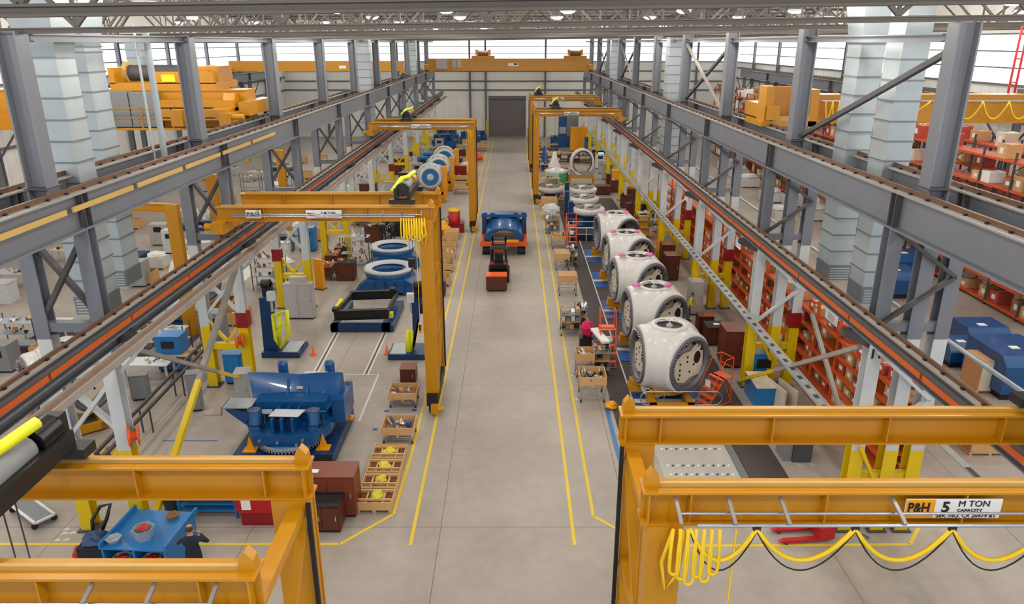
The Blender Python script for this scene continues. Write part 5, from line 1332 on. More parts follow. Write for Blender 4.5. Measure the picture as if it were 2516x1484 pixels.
# row of parts next to left line, far of gantry B
rows = [(1098,640,'open pale crate of loose parts behind the crane leg'),(1103,612,'wooden crate with yellow wrap farther up the left aisle line'),(1108,590,'pale wooden crate with two dark slots on the left aisle line'),(1092,670,'crate of white castings beside the crane leg brace'),(1082,705,'crate of small grey parts close to the crane leg brace')]
for i, (px, py, l) in enumerate(rows):
    crate_cart(px, py, l, 1.15, 1.5, .4, .1, ('cream','wood','strap','paper','grey_mid') , 12, 30+i, group='crates behind the middle left crane', lid=(i == 2))
cabinet(1084, 730, 'narrow dark brown cabinet at the left aisle line behind the crane leg', .5,.9,1.0,'brown_cab','brown_top',0,1)
b = thing('red_drum', at(1117, 568), 'bright red round drum with a yellow top by the left aisle line', 'drum'); MB().lathe([(.48,.8),(.5,1.75),(0,1.76)],'red',n=20).build('shell', b); MB().lathe([(.5,1.76),(.5,1.95),(0,1.97)],'hose',n=20).build('lid', b); MB().bb(-.8,.8,-.6,.6,.0,.8,'red_band').build('stand', b)
b = thing('yellow_cover', at(1084, 578), 'yellow covered block left of the red drum', 'cover'); q = MB(); q.lump((0,0,.6),(1.5,1.2,1.2),'panel_orange',5); q.build('cover', b)
b = thing('parts_heap', at(1105, 545, 0), 'pallet with a flat heap of dark and pink bagged parts past the red drum', 'pallet'); q = MB(); pallet_mesh(q, 2.4, 2.2); q.build('boards', b)
o = stuff_bits(2.3, 2.0, .15, 40, ('black','pink','grey_mid','cardboard','paper'), 77, b); 
for i, (px, py, l) in enumerate(((1135,478,'wooden crate on a tall cart by the far left crane leg'),(1134,455,'brown crate cart beyond the far left crane leg base'),(1150,435,'white tank with round lid near the far left crane leg'),(1182,372,'small wooden crate left of the aisle line near the door'),(1175,395,'orange wrapped bundle on the left aisle line'))):
    if i in (0,1,3): crate_cart(px, py, l, 1.6, 1.6, .5, .5, ('wood','red_band','paper','black'), 8, 50+i, group=None)
    elif i == 2:
        b = thing('white_tank', at(px, py), l, 'tank'); MB().lathe([(.9,.2),(1.0,.5),(1.0,1.4),(.8,1.7),(0,1.8)],'plastic',n=20).build('tank', b); MB().bb(-.8,.8,-.8,.8,0,.2,'wood').build('skid', b)
    else:
        b = thing('wrapped_bundle', at(px, py), l, 'bundle'); MB().lump((0,0,.55),(1.3,2.0,1.1),'ladder_orange',3).build('wrap', b); MB().bb(-.6,.6,-.9,.9,0,.1,'wood').build('skid', b)
# clutter behind: brown cupboards, racks between generators and columns
for i, (px, py, l) in enumerate(((1000,470,'dark brown cupboard between the third generator and a yellow column'),(985,430,'dark brown cupboard farther back by the left columns'),(1130,450,'dark red cupboard right of the discs'),(905,500,'dark brown cupboard beside the sixth left column'))):
    cabinet(px, py, l, 1.6, .8, 1.9, 'brown_cab' if i != 2 else 'red_band', 'brown_top', 0, 2)
cabinet(968, 503, 'pale grey cabinet standing under the white braced column before the discs', 1.7,.7,2.2,'grey_cab','grey_cab',0,2)
# ================================================================ right work bay: carts by the aisle
crate_cart(1456, 990, 'open wooden crate of black and white parts on the nearest cart', 1.15, 1.15, .38, .75, ('black','white_paint','plastic','black'), 22, 11)
crate_cart(1437, 928, 'crate cart with bags, second from the front on the right aisle line', .85, .9, .35, .75, ('plastic','cardboard','paper'), 9, 12, shelf=True)
shelf_cart(1478, 925, 'grey shelf cart with long white boxes, right of the second crate cart', .75, 1.1, 1.4, 13)
b = thing('long_carton', at(1458, 905, 0), 'long white carton lying across the grey shelf cart', 'carton'); b.location.z = 1.47; b.location.x += .32; b.location.y += .5; b.rotation_euler.z = R(12); MB().bb(-.2,.2,-.9,.9,0,.12,'paper').build('box', b)
b = thing('coat_stand', at(1440, 868, .1), 'magenta cover hung over a black cart beside the orange steps', 'cover'); q = MB(); q.bb(-.35,.35,-.3,.3,0,.9,'black'); q.build('cart', b); q = MB(); q.lump((.05,0,1.3),(.75,.65,.9),'magenta',4,10,7,.15); q.build('cover', b)
tag(MB().lump((0,0,.45),(.45,.6,.85),'magenta',9).build('cover', None, at(1490, 880)), 'small magenta cover left of the orange rolling steps', 'cover')
shelf_cart(1402, 825, 'grey cart with white castings and a brown tray, third back on the right', 1.0, 1.0, 1.35, 14)
shelf_cart(1428, 812, 'dark shelf cart with papers just right of the white casting cart', .6, 1.2, 1.3, 15, cols=('black','paper','grey_mid'))
crate_cart(1395, 727, 'closed wooden crate on a cart, alone on the right aisle line', 1.15, 1.1, .4, .75, lid=True)
crate_cart(1382, 665, 'closed crate cart with a folded grey bag, behind the lone closed crate', 1.0, 1.4, .35, .7, lid=True, m='wood')
shelf_cart(1405, 655, 'grey open shelf cart to the right of the bagged crate cart', .8, 1.2, 1.2, 16)
crate_cart(1375, 612, 'crate cart piled with green striped parts on the right line', 1.2, 1.4, .3, .6, ('green','wood','paper','black'), 18, 17)
shelf_cart(1358, 575, 'pale shelf cart with stacked boxes left of the orange steps', 1.1, 1.4, 1.1, 18, cols=('wood','paper','grey_mid','cardboard'))
b = thing('wrapped_pallet', at(1354, 540, .6), 'pallet stacked with clear wrapped white parts on the right line', 'pallet'); q = MB(); pallet_mesh(q, 1.6, 1.5); q.build('boards', b); q = MB(); q.lump((0,0,.75),(1.7,1.5,1.25),'plastic',8,12,8,.1); q.build('wrapping', b)
crate_cart(1350, 517, 'closed orange-brown crate behind the clear wrapped pallet', 1.5, 1.5, .4, .5, lid=True)
b = thing('parts_pallet', at(1360, 492, .6), 'wide pallet of yellowish bagged parts below the far right crane foot', 'pallet'); q = MB(); pallet_mesh(q, 2.6, 2.0); q.build('boards', b); stuff_bits(2.5,1.9,.15,46,('strap','cream','wood','black'),44,b,hmax=.5)
for i, (px, py) in enumerate(((1390,753),(1393,780),(1395,800),(1409,922),(1411,951),(1419,980))):
    x, y = G(px, py); q = MB().lathe([(.09,.0),(.09,.03),(0,.04)], 'paper', n=12); q.lathe([(.05,.035),(.05,.045),(0,.045)], 'pad_blue', n=10)
    tag(q.build('floor_disc', None, (x,y,0)), 'small white and blue floor disc on the right yellow line, %s from the far end' % ORD[i], 'floor marker', 'floor discs on the right line')
x, y = G(1500, 1003)
b = thing('yellow_coil', (x, y, .03), 'yellow cap and coil with black straps on the mat before the nearest hub', 'coil'); MB().lump((0,0,.15),(.55,.5,.35),'panel_orange',2).build('cap', b); MB().path([(-.25,0,.1),(0,.2,.34),(.25,0,.1)],.03,'black').build('strap', b)
# orange rolling steps
def steps(px, py, label, H=1.9, rz=0, w=.75):
    b = thing('rolling_steps', at(px, py), label, 'step ladder', 'orange rolling steps', rz)
    n = 5; q = MB()
    for s in (-w/2, w/2):
        q.tube((s,-.1,.05),(s,.75,H),.025,'ladder_orange',6); q.tube((s,1.3,.05),(s,1.2,H),.025,'ladder_orange',6); q.tube((s,-.1,.08),(s,1.3,.08),.025,'ladder_orange',6)
        q.tube((s,.1,.9),(s,.8,H+.9),.02,'ladder_orange',6); q.tube((s,.8,H+.9),(s,1.25,H+.9),.02,'ladder_orange',6); q.tube((s,1.25,H),(s,1.25,H+.9),.02,'ladder_orange',6)
        q.tube((s,.75,H),(s,1.3,.1),.02,'ladder_orange',6)
    q.tube((-w/2,1.25,H+.9),(w/2,1.25,H+.9),.02,'ladder_orange',6); q.tube((-w/2,1.25,H+.45),(w/2,1.25,H+.45),.02,'ladder_orange',6); q.tube((-w/2,-.1,.08),(w/2,-.1,.08),.025,'ladder_orange',6)
    q.build('frame', b)
    for i in range(n):
        t = (i+1)/n; yy = -.1+.85*t; MB().bb(-w/2,w/2,yy-.16,yy+.1,H*t-.04,H*t,'ladder_orange').build('tread', b)
    MB().bb(-w/2,w/2,.75,1.3,H-.04,H,'ladder_orange').build('platform', b); MB().bb(-.14,.14,.2,.22,H*.72,H*.72+.3,'paper').build('notice', b)
    return b
steps(1494, 905, 'orange rolling steps on the dark mat beside the nearest white hub', 1.8)
steps(1404, 618, 'orange rolling steps on the mat left of the farther hubs', 1.8)
steps(1725, 1000, 'orange rolling steps standing askew before the nearest hub port', 1.3, R(-60))
steps(1600, 645, 'small orange steps just right of the fourth hub', .9)
# right of the hubs: cabinets by the columns
cabinet(1758, 850, 'dark brown desk with a black top right of the nearest hub', .95, 1.0, 1.0, 'brown_cab', 'black', 0, 2)
cabinet(1733, 825, 'brown cabinet touching the black topped desk', .8, .8, 1.1, 'brown_cab', 'brown_top', 0, 1)
tag(MB().bb(-.15,.15,-.12,.12,0,.01,'paper').build('paper_sheet', None, (G(1762,850)[0],G(1762,850)[1]+.5,1.035)), 'white paper on the black topped brown desk', 'paper')
b = thing('waste_bin', at(1765, 850, -1.0), 'round dark grey waste bin right of the nearest hub', 'bin'); b.location.x += .6; MB().lathe([(.26,0),(.34,.8),(.37,.84),(.37,.9),(.3,.88),(.24,.1),(0,.1)], 'bin_grey', n=20).build('body', b); MB().lump((0,0,.8),(.4,.4,.2),'black',2).build('liner', b)
cabinet(1800, 905, 'tall brown wooden cabinet left of the yellow column foot', .9, 1.3, 1.9, 'brown_top', 'brown_top', 0, 1)
cabinet(1709, 775, 'tall pale grey cabinet by the third right column', .75, .9, 2.0, 'grey_cab', 'grey_cab', 0, 1)
cabinet(1650, 690, 'tall brown cabinet beside the fourth hub port', .9, 1.1, 1.7, 'brown_cab', 'brown_top', 0, 1)
cabinet(1640, 660, 'tall brown cabinet farther back beside the fourth right column', .9, 1.1, 1.7, 'brown_cab', 'brown_top', 0, 1)
cabinet(1582, 585, 'orange yellow locker right of the farthest hub', .8, .8, 1.7, 'panel_orange', 'panel_orange', 0, 1)
cabinet(1566, 583, 'dark red locker left of the orange yellow locker', .6, .8, 1.6, 'red_band', 'red_band', 0, 1)
cabinet(1592, 545, 'blue cabinet behind the orange yellow locker', 1.1, .9, 1.6, 'deep_blue', 'deep_blue', 0, 1)
cabinet(1552, 505, 'brown cabinet beside the fifth right column', .8, 1, 1.6, 'brown_cab', 'brown_top', 0, 1)
cabinet(1514, 463, 'orange panel locker by the sixth right column', .9, 1, 1.9, 'panel_orange', 'panel_orange', 0, 1)
cabinet(1476, 480, 'low dark brown box right of the shallow white castings', 2.0, 1.2, .9, 'brown_cab', 'brown_cab', 0, 1)
b = thing('control_desk', at(1474, 412), 'grey control desk with a glowing blue screen by a far right column', 'control desk'); MB().bb(-.6,.6,-.5,.5,0,1.4,'grey_mid').build('cabinet', b); MB().bb(-.5,.5,-.56,-.5,1.4,2.2,'navy').build('monitor', b); MB().bb(-.35,.35,-.58,-.56,1.5,2.0,'screen').build('screen', b)
b = cabinet(1868, 950, 'tall blue cabinet with a dark window right of the yellow column', 1.05, .9, 1.6, 'bench_blue', 'bench_blue', 0, 1)
MB().bb(-.3,.35,-.5,-.47,.95,1.4,'black').build('window', b)
b = thing('workbench', at(1875, 1000, .7), 'blue bench with a long cream top in front of the blue cabinet', 'workbench'); MB().bb(-.42,.42,-.85,.85,.95,1.0,'cream').build('tabletop', b); MB().bb(-.4,.4,-.8,.8,0,.95,'bench_blue').build('body', b)
for i, px in enumerate((1912, 1940)):
    b = thing('board', at(px, 1015, .5), ('cream board standing on edge right of the blue bench','second cream board standing on edge beside the first')[i], 'board', 'cream boards by the blue bench', R(12)); q = MB(); q.bb(-.05,.05,-.7,.7,0,1.1,'cream'); q.build('panel', b); MB().bb(-.15,.15,-.6,.6,0,.05,'steel_dark').build('foot', b)
x, y = G(1972, 1140)
b = thing('steel_cabinet', (x, y+.5, 0), 'dark grey box cabinet behind the near right crane, beside the mat', 'cabinet'); MB().bb(-.35,.35,-.4,.5,0,1.35,'bin_grey').build('body', b); MB().bb(-.7,-.36,-.3,.5,0,1.25,'grey_mid').build('side_box', b)
for i, (px, py) in enumerate(((1917,1102),(1933,1118),(1955,1144),(1990,1144))):
    x, y = G(px, py); q = MB(); q.bb(0,.16,0,.04,.001,.008,'line_white'); q.bb(0,.04,0,.16,.001,.008,'line_white'); tag(q.build('floor_mark', None, (x,y,0)), 'white corner tape mark by the dark grey box, %s from the left' % ORD[i], 'floor marking', 'corner marks by the dark grey box')
# red pallet jack
x, y = G(1990, 1330)
b = thing('pallet_jack', (x, y+.25, 0), 'red hand pallet jack on the floor under the yellow festoon cable', 'pallet jack', None, R(6))
for i, yy in enumerate((-.28, .28)):
    q = MB(); q.bb(-.95,.25,yy-.09,yy+.09,.08,.16,'red'); q.sprism([(-.95,.08),(-1.1,.12),(-.95,.16)],'y',yy-.07,yy+.07,'red'); q.build('fork', b); MB().tube((-.85,yy-.07,.05),(-.85,yy+.07,.05),.05,'rubber',8).build('roller', b)
q = MB(); q.prism([(.2,-.37),(.75,-.3),(.8,0),(.75,.3),(.2,.37)], .08, .5, 'red'); q.build('body', b); q = MB(); q.tube((.7,0,.4),(.95,0,1.15),.03,'red',6); q.path([(.9,-.15,1.2),(.97,-.15,1.35),(.97,.15,1.35),(.9,.15,1.2)],.025,'black'); q.build('handle', b); MB().tube((.7,-.1,.09),(.7,.1,.09),.09,'rubber',10).build('wheel', b)
x, y = G(2113, 1325); tag(MB().path([(0,0,.03),(.1,.1,.05),(.05,.25,.03),(.2,.2,.03),(.3,.05,.04),(.15,-.05,.03)],.025,'galv_dark').build('hose_piece', None, (x,y,0)), 'short grey hose piece on the floor right of the red pallet jack', 'hose')
# worker by the grey cabinet, far shrouded parts, far clutter
person(at(1690, 790), 'worker in yellow vest and blue trousers by the tall pale grey cabinet', R(60), 'strap', 'deep_blue', pose='lean')
b = thing('draped_part', at(1362, 425), 'tall part draped in white sheet behind the green drum', 'draped part'); q = MB(); q.lathe([(.9,0),(.8,.8),(.4,1.7),(.2,2.5),(0,2.6)],'paper',n=10); q.build('sheet', b)
b = thing('draped_part', at(1338, 418), 'tall part draped in blue sheet left of the white draped one', 'draped part'); q = MB(); q.lathe([(.5,0),(.45,1.2),(.3,2.2),(.15,2.9),(0,3.0)],'pad_blue',n=10); q.build('sheet', b)
b = thing('orange_crate', at(1368, 437), 'orange pallet box behind the green drum', 'box'); q = MB(); crate_mesh(q,2.6,1.4,1.1,0,'rack_orange'); q.build('box', b); stuff_bits(2.4,1.2,.8,12,('panel_orange','cream','black'),4,b)
b = thing('blue_machine', at(1382, 362, 1), 'blue machine tool near the end wall on the right', 'machine'); MB().bb(-1.8,1.8,-1,1,0,1.6,'mach_blue').build('base', b); MB().bb(-.6,.6,-.6,.6,1.6,4.6,'mach_blue').build('column', b); MB().bb(-.5,.5,-.65,-.6,2.0,3.0,'galv').build('panel', b)
cabinet(1401, 352, 'tall grey cabinet right of the blue machine tool', 2.4, 1, 4.4, 'grey_mid', 'grey_mid', 0, 1)
cabinet(1421, 372, 'tall orange yellow cabinet near the end wall on the right', 2.4, 1, 3.4, 'panel_orange', 'panel_orange', 0, 1)
for i, (px, py, l) in enumerate(((1345,372,'bench with mixed parts near the end wall, by the crane leg'),(1350,392,'long bench with boxes in front of the end wall bench'),(1345,412,'bench with red bins left of the draped parts'),(1395,398,'bench with grey parts behind the standing ring'),(1425,400,'brown bench right of the ring, near the columns'))):
    bench(px, py, l, 3.2, 1.4, .95, 'wood' if i < 3 else 'brown_cab', 'brown_cab', 0, True, True, seed=60+i, cols=('rack_red','cream','paper','black','galv','wood','pad_blue'), n=16)
# ================================================================ orange pallet racks
rk = random.Random(5)
BOXC = ['cardboard','wood','cream','paper','rack_red','wood_dark']
def rack(x0, x1, y0, y1, levels, H, bay, label, group, upm='rack_orange', beam='rack_orange', boxes=.6, bname='carton', blabel=None, solid=False, bs=(.5,1.0), keep=None, pick=None):
    b = thing('pallet_rack', ((x0+x1)/2, y0, 0), label, 'rack', group)
    n = int(round((y1-y0)/bay)); w = (x1-x0)
    for i in range(n+1):
        yy = i*bay; q = MB()
        for s in (-w/2, w/2): q.bb(s-.05, s+.05, yy-.05, yy+.05, 0, H, upm)
        z = .3
        k = 0
        while z < H-.8: q.bar((-w/2, yy, z), (w/2, yy, z+.7), .04, .04, upm) if k % 2 else q.bar((w/2, yy, z), (-w/2, yy, z+.7), .04, .04, upm); z += .7; k += 1
        q.build('upright_frame', b)
    for z in levels:
        q = MB()
        for s in (-w/2, w/2): q.bb(s-.04, s+.04, 0, n*bay, z-.14, z, beam)
        q.bb(-w/2, w/2, 0, n*bay, z-.03, z-.01, 'conductor' if solid else 'rack_red')
        q.build('shelf', b)
    if boxes:
        for z in levels:
            for i in range(n):
                k = 3
                for j in range(k):
                    if rk.random() > boxes: continue
                    yy = y0+i*bay+bay*(j+.5)/k; hb = rk.uniform(*bs)
                    if keep and not keep(z, yy): continue
                    proto = BX[rk.choice(pick) if pick else rk.randrange(len(BX))]
                    o = proto.copy(); COL.objects.link(o); o.location = ((x0+x1)/2+rk.uniform(-.1,.1), yy, z); o.scale = (w*.8, bay/k*.82, hb); o['group'] = blabel[1]; o['label'] = blabel[0]; o['category'] = 'box'
    return b
BX = []
for c in BOXC:
    q = MB(); q.bb(-.5,.5,-.5,.5,0,.94,c); q.bb(-.5,.5,-.06,.06,.94,.95,'cream'); q.bb(-.505,-.5,-.2,.2,.3,.7,'paper'); q.bb(-.5,-.4,-.5,.5,.94,1.0,c); q.bb(.4,.5,-.5,.5,.94,1.0,c)
    BX.append(q.build('carton'))
rack(13.25, 14.35, 23.2, 63.2, (.2,.9,1.6,2.3,3.0,3.7), 4.5, 2.22, 'long orange pallet rack filled with parts behind the right columns', None, boxes=.62, pick=(0,0,4,4,5,1), blabel=('box of parts on the long orange rack behind the right columns', 'boxes on the orange rack behind the right columns'), solid=True, bs=(.25,.55), keep=lambda z, y: y < 50)
q = MB(); q.bb(14.5,14.56,23.2,63,.1,4.5,'rack_orange'); 
tag(q.build('back_panel'), 'orange mesh back screen behind the long orange rack', 'panel')
rack(28.6, 29.8, 36, 108, (.3,1.6,2.9,4.2,5.6,7.0,8.6), 9.1, 3.0, 'tall red and orange pallet rack along the right bay', 'tall racks of the right bay', 'steel_dark', 'rack_orange', .42, blabel=('box or crate on the tall racks of the right bay', 'boxes on the tall racks of the right bay'), bs=(.5,1.0), keep=lambda z, y: z > 4 or z < 2)
rack(31.6, 32.8, 36, 108, (1.6,4.2,5.6,7.0,8.6), 9.1, 3.0, 'second tall pallet rack by the right wall, behind the first', 'tall racks of the right bay', 'steel_dark', 'rack_orange', .25, blabel=('box or crate on the tall racks of the right bay', 'boxes on the tall racks of the right bay'), keep=lambda z, y: z > 6)
for o in BX: bpy.data.objects.remove(o)
# ================================================================ right bay floor
def wood_crate(px, py, z, label, w=1.4, d=1.2, h=1.0, lid=True, m='wood'):
    b = thing('wooden_crate', at(px, py, d/2), label, 'crate'); b.location.x += 0
    q = MB(); pallet_mesh(q, w*1.1, d*1.1); q.build('pallet', b); q = MB(); q.bb(-w/2,w/2,-d/2,d/2,.125,.125+h,m)
    for x in (-w/2, w/2): q.bb(x-.02,x+.02,-d/2-.02,d/2+.02,.125,.125+h,'cardboard')
    q.bb(-w/2-.02,w/2+.02,-d/2-.02,d/2+.02,.125+h,.16+h,'cardboard'); q.build('box', b); return b
wood_crate(2430, 1118, 0, 'long wooden crate on a pallet outside the right columns', 1.5, 1.3, .65)
wood_crate(2440, 965, 0, 'pale boxy crate in the right bay beside the blue machines', 1.5, 1.3, 1.4, m='cream')
wood_crate(2400, 1050, 0, 'flat pallet box beyond the long wooden crate', 1.3, 1.2, .3)
def blue_unit(px, py, label, w=2.6, d=2.2, h=1.8, rz=0):
    b = thing('blue_machine', at(px, py, d/2), label, 'machine', None, rz)
    q = MB(); q.sprism([(-d/2,.3),(d/2,.3),(d/2,h),(-d/2+.4,h),(-d/2,h-.4)], 'x', -w/2, w/2, 'mach_blue'); q.build('housing', b)
    q = MB(); q.bb(-w/2+.1,w/2-.1,-d/2+.1,d/2-.1,0,.3,'black'); q.build('base', b)
    q = MB(); q.bb(-.3,.1,-.3,.0,h,h+.02,'paper'); q.build('label_plate', b)
    q = MB(); q.tube((w/2,-d/2+.3,h*.6),(w/2+.5,-d/2+.3,h*.6),.16,'panel_orange',10); q.build('lamp_knob', b)
    return b
blue_unit(2425, 880, 'blue rounded machine in the right bay, larger of the nearer pair', 2.1, 1.9, 1.5)
blue_unit(2370, 905, 'blue machine with yellow knob left of the larger blue machine', 1.6, 1.4, 1.2)
blue_unit(2520, 985, 'blue machine cut by the right edge of the view', 2.4, 3.0, 2.0)
blue_unit(2215, 735, 'blue machine seen between the right crane columns, lower one', 2.2, 2.2, 1.6)
blue_unit(2150, 715, 'blue machine left of a vertical post in the right bay', 1.6, 1.8, 1.8)
blue_unit(2230, 690, 'blue machine farthest back between the right crane columns', 2.4, 2.0, 1.7)
# pale wrapped stacks in the right bay
for i, (px, py) in enumerate(((1900,500),(1960,510),(2150,640),(2160,600),(1930,548),(1845,462),(2010,545),(1790,420),(1820,440))):
    b = thing('wrapped_pallet', at(px, py, 1), 'pallet of white wrapped goods on the right bay floor, %s from the left' % ['third','fifth','ninth','tenth','fourth','second lower','sixth','first','second'][i], 'pallet', 'white wrapped pallets in the right bay')
    q = MB(); pallet_mesh(q, 2.0, 1.8); q.build('boards', b); q = MB(); q.bb(-.95,.95,-.85,.85,.13,1.0,'plastic'); q.lump((0,0,1.1),(1.9,1.7,.7),'plastic',i,10,6,.15); q.build('wrapping', b)
# low white machine boxes outside right columns
for i, (px, py) in enumerate(((2215,1010),(2290,1010))):
    cabinet(px+30, py+60, ('white tall locker just outside the nearest right column', 'white tall locker right of the first, outside the near column')[i], .7, .7, 2.2, 'plastic', 'plastic', 0, 1)
# ================================================================ left bay (beyond the left columns)
lb = random.Random(3)
spots = [(40,700),(60,860),(230,560),(180,640),(300,640),(330,560),(360,930),(420,880),(400,600),(450,540),(500,560),(560,500),(480,620),(440,760),(340,700),(640,440),(690,420),(740,400),(560,430),(620,470),(520,470),(380,860),(460,800),(130,880)]
for i, (px, py) in enumerate(spots):
    k = i % 6; x, y = G(px, py)
    if -22 < x < -15.2 and (24.5 < y < 31 or 38.5 < y < 45): continue
    if -16 < x < -11: x = -16.5 - (i % 3)*.8
    pos = ORD[i % 12]+(' nearer' if i < 12 else ' farther')
    if k in (0, 3):
        b = thing('workbench', (x, y, 0), 'pale workbench with tools in the left bay, %s of the benches' % pos, 'workbench', 'benches of the left bay')
        MB().bb(-1.3,1.3,-.5,.5,.84,.9,'cream' if k else 'plastic').build('tabletop', b)
        for xx in (-1.2,1.2):
            for yy in (-.4,.4): MB().bb(xx-.04,xx+.04,yy-.04,yy+.04,0,.84,'white_paint').build('leg', b)
        stuff_bits(2.4,.9,.9,10,('pad_blue','paper','wood','black','chrome'),i,b,'loose_parts')
    elif k == 1:
        b = thing('wire_rack', (x, y, 0), 'grey wire rack holding parts in the left bay, %s of the racks' % pos, 'rack', 'wire racks of the left bay')
        q = MB()
        for xx in (-1,1):
            for yy in (-.4,.4): q.tube((xx,yy,0),(xx,yy,1.9),.03,'steel_dark',5)
        q.build('frame', b)
        for z in (.4,1.0,1.6): MB().bb(-1,1,-.4,.4,z,z+.03,'galv').build('shelf', b)
        stuff_bits(1.9,.8,1.05,9,('black','paper','galv','cardboard'),i,b); stuff_bits(1.9,.8,1.64,9,('pad_blue','paper','galv','wood'),i+90,b)
    elif k == 2:
        b = thing('machine_unit', (x, y, 0), 'pale grey machine cabinet on the left bay floor, %s of the cabinets' % pos, 'machine', 'machine cabinets of the left bay')
        MB().bb(-.7,.7,-.5,.5,.1,1.7,'grey_cab').build('housing', b); MB().bb(-.6,.6,-.4,.4,0,.1,'black').build('plinth', b); MB().bb(-.3,.3,-.53,-.5,1.1,1.5,'black').build('panel', b)
    elif k == 4:
        b = thing('blue_skid', (x, y, 0), 'blue skid with a grey part in the left bay, %s of the skids' % pos, 'skid', 'blue skids of the left bay')
        MB().bb(-1.6,1.6,-1.1,1.1,.05,.45,'deep_blue').build('frame', b); MB().lump((0,0,1.0),(2.2,1.6,1.2),'galv',i,12,8,.12).build('part', b)
    else:
        b = thing('wooden_crate', (x, y, 0), 'wooden crate with loose goods in the left bay, %s of the crates' % pos, 'crate', 'crates of the left bay')
        q = MB(); pallet_mesh(q,1.4,1.2); crate_mesh(q,1.4,1.2,.7,.125); q.build('crate', b); stuff_bits(1.3,1.1,.5,10,('paper','cardboard','black'),i,b)
tag(MB().bb(-26,-17,33,39,0,.03,'mat_dark').build('floor_mat'), 'dark floor mat across the left bay behind the first columns', 'floor mat')
x, y = G(170, 640)
# white hub shells in left bay
for i, (X, Y_) in enumerate(((-18.5, 27.5), (-18.5, 41.5))):
    h = copy_tree(h0, (X, Y_, 0), R(40+60*i), ('white rotor hub standing in the left bay behind the first left column','white rotor hub farther back in the left bay')[i], 'white rotor hubs in the left bay')
b = thing('white_bin', at(18, 740), 'white square bin at the left edge beyond the columns', 'bin'); MB().bb(-.5,.5,-.5,.5,0,1.2,'plastic').build('body', b); MB().bb(-.55,.55,-.55,.55,1.2,1.3,'plastic').build('lid', b)
# yellow machinery seen behind between left girders
for i, (X, Y_) in enumerate(((-19, 46), (-17.5, 37), (-18, 57))):
    b = thing('jib_crane', (X, Y_, 0), ('yellow jib crane post in the left bay behind the third left column','nearest yellow jib crane post in the left bay','farthest yellow jib crane post in the left bay')[i], 'jib crane', 'yellow jib cranes of the left bay')
    MB().bb(-.3,.3,-.2,.2,0,7.2,'crane_yellow').build('mast', b); MB().ibeam((0,0,7.0),(-5,1,7.0),.3,.45,.04,'crane_yellow').build('arm', b); MB().box((-3,.6,6.5),(.9,.5,.5),'crane_yellow').build('hoist', b)
# side notice boards
for i, (X, Y_, Z_, l) in enumerate(((13.12, 28.3, 4.55, 'large white notice sheet hanging on top of the orange rack'), (10.6, 33.5, 6.3, 'small white notice sheet hanging farther along the right tie beam'), (-10.6, 27.8, 6.6, 'white notice sheet hanging from the dusty tray at left'), (10.6, 44.5, 6.3, 'small white notice sheet by the third right column'))):
    q = MB(); q.bb(-.01,.01,-.6 if i == 0 else -.35,.6 if i == 0 else .35,-.45,.0,'paper'); q.bb(-.02,.02,-.6,.6,-.0,.04,'galv')
    for j in range(4): q.bb(-.014,-.01,-.3,.3,-.12-.08*j,-.1-.08*j,'pad_blue')
    tag(q.build('notice_sheet', None, (X,Y_,Z_)), l, 'notice')
text_mesh('11C', .42, 'black', 'column_number', None, (10.56, YB[0]-.22, 6.15), (pi/2,0,0), bold=.01)
o = bpy.data.objects.get('column_number'); tag(o, 'black number 11C painted on top of the nearest right column', 'lettering')
q = MB(); q.bb(-.2,.2,-.01,.01,-.1,.1,'paper'); tag(q.build('paper_note', None, (12.98, YB[0]-.2, 1.9)), 'white note taped on the outer yellow right column', 'notice')

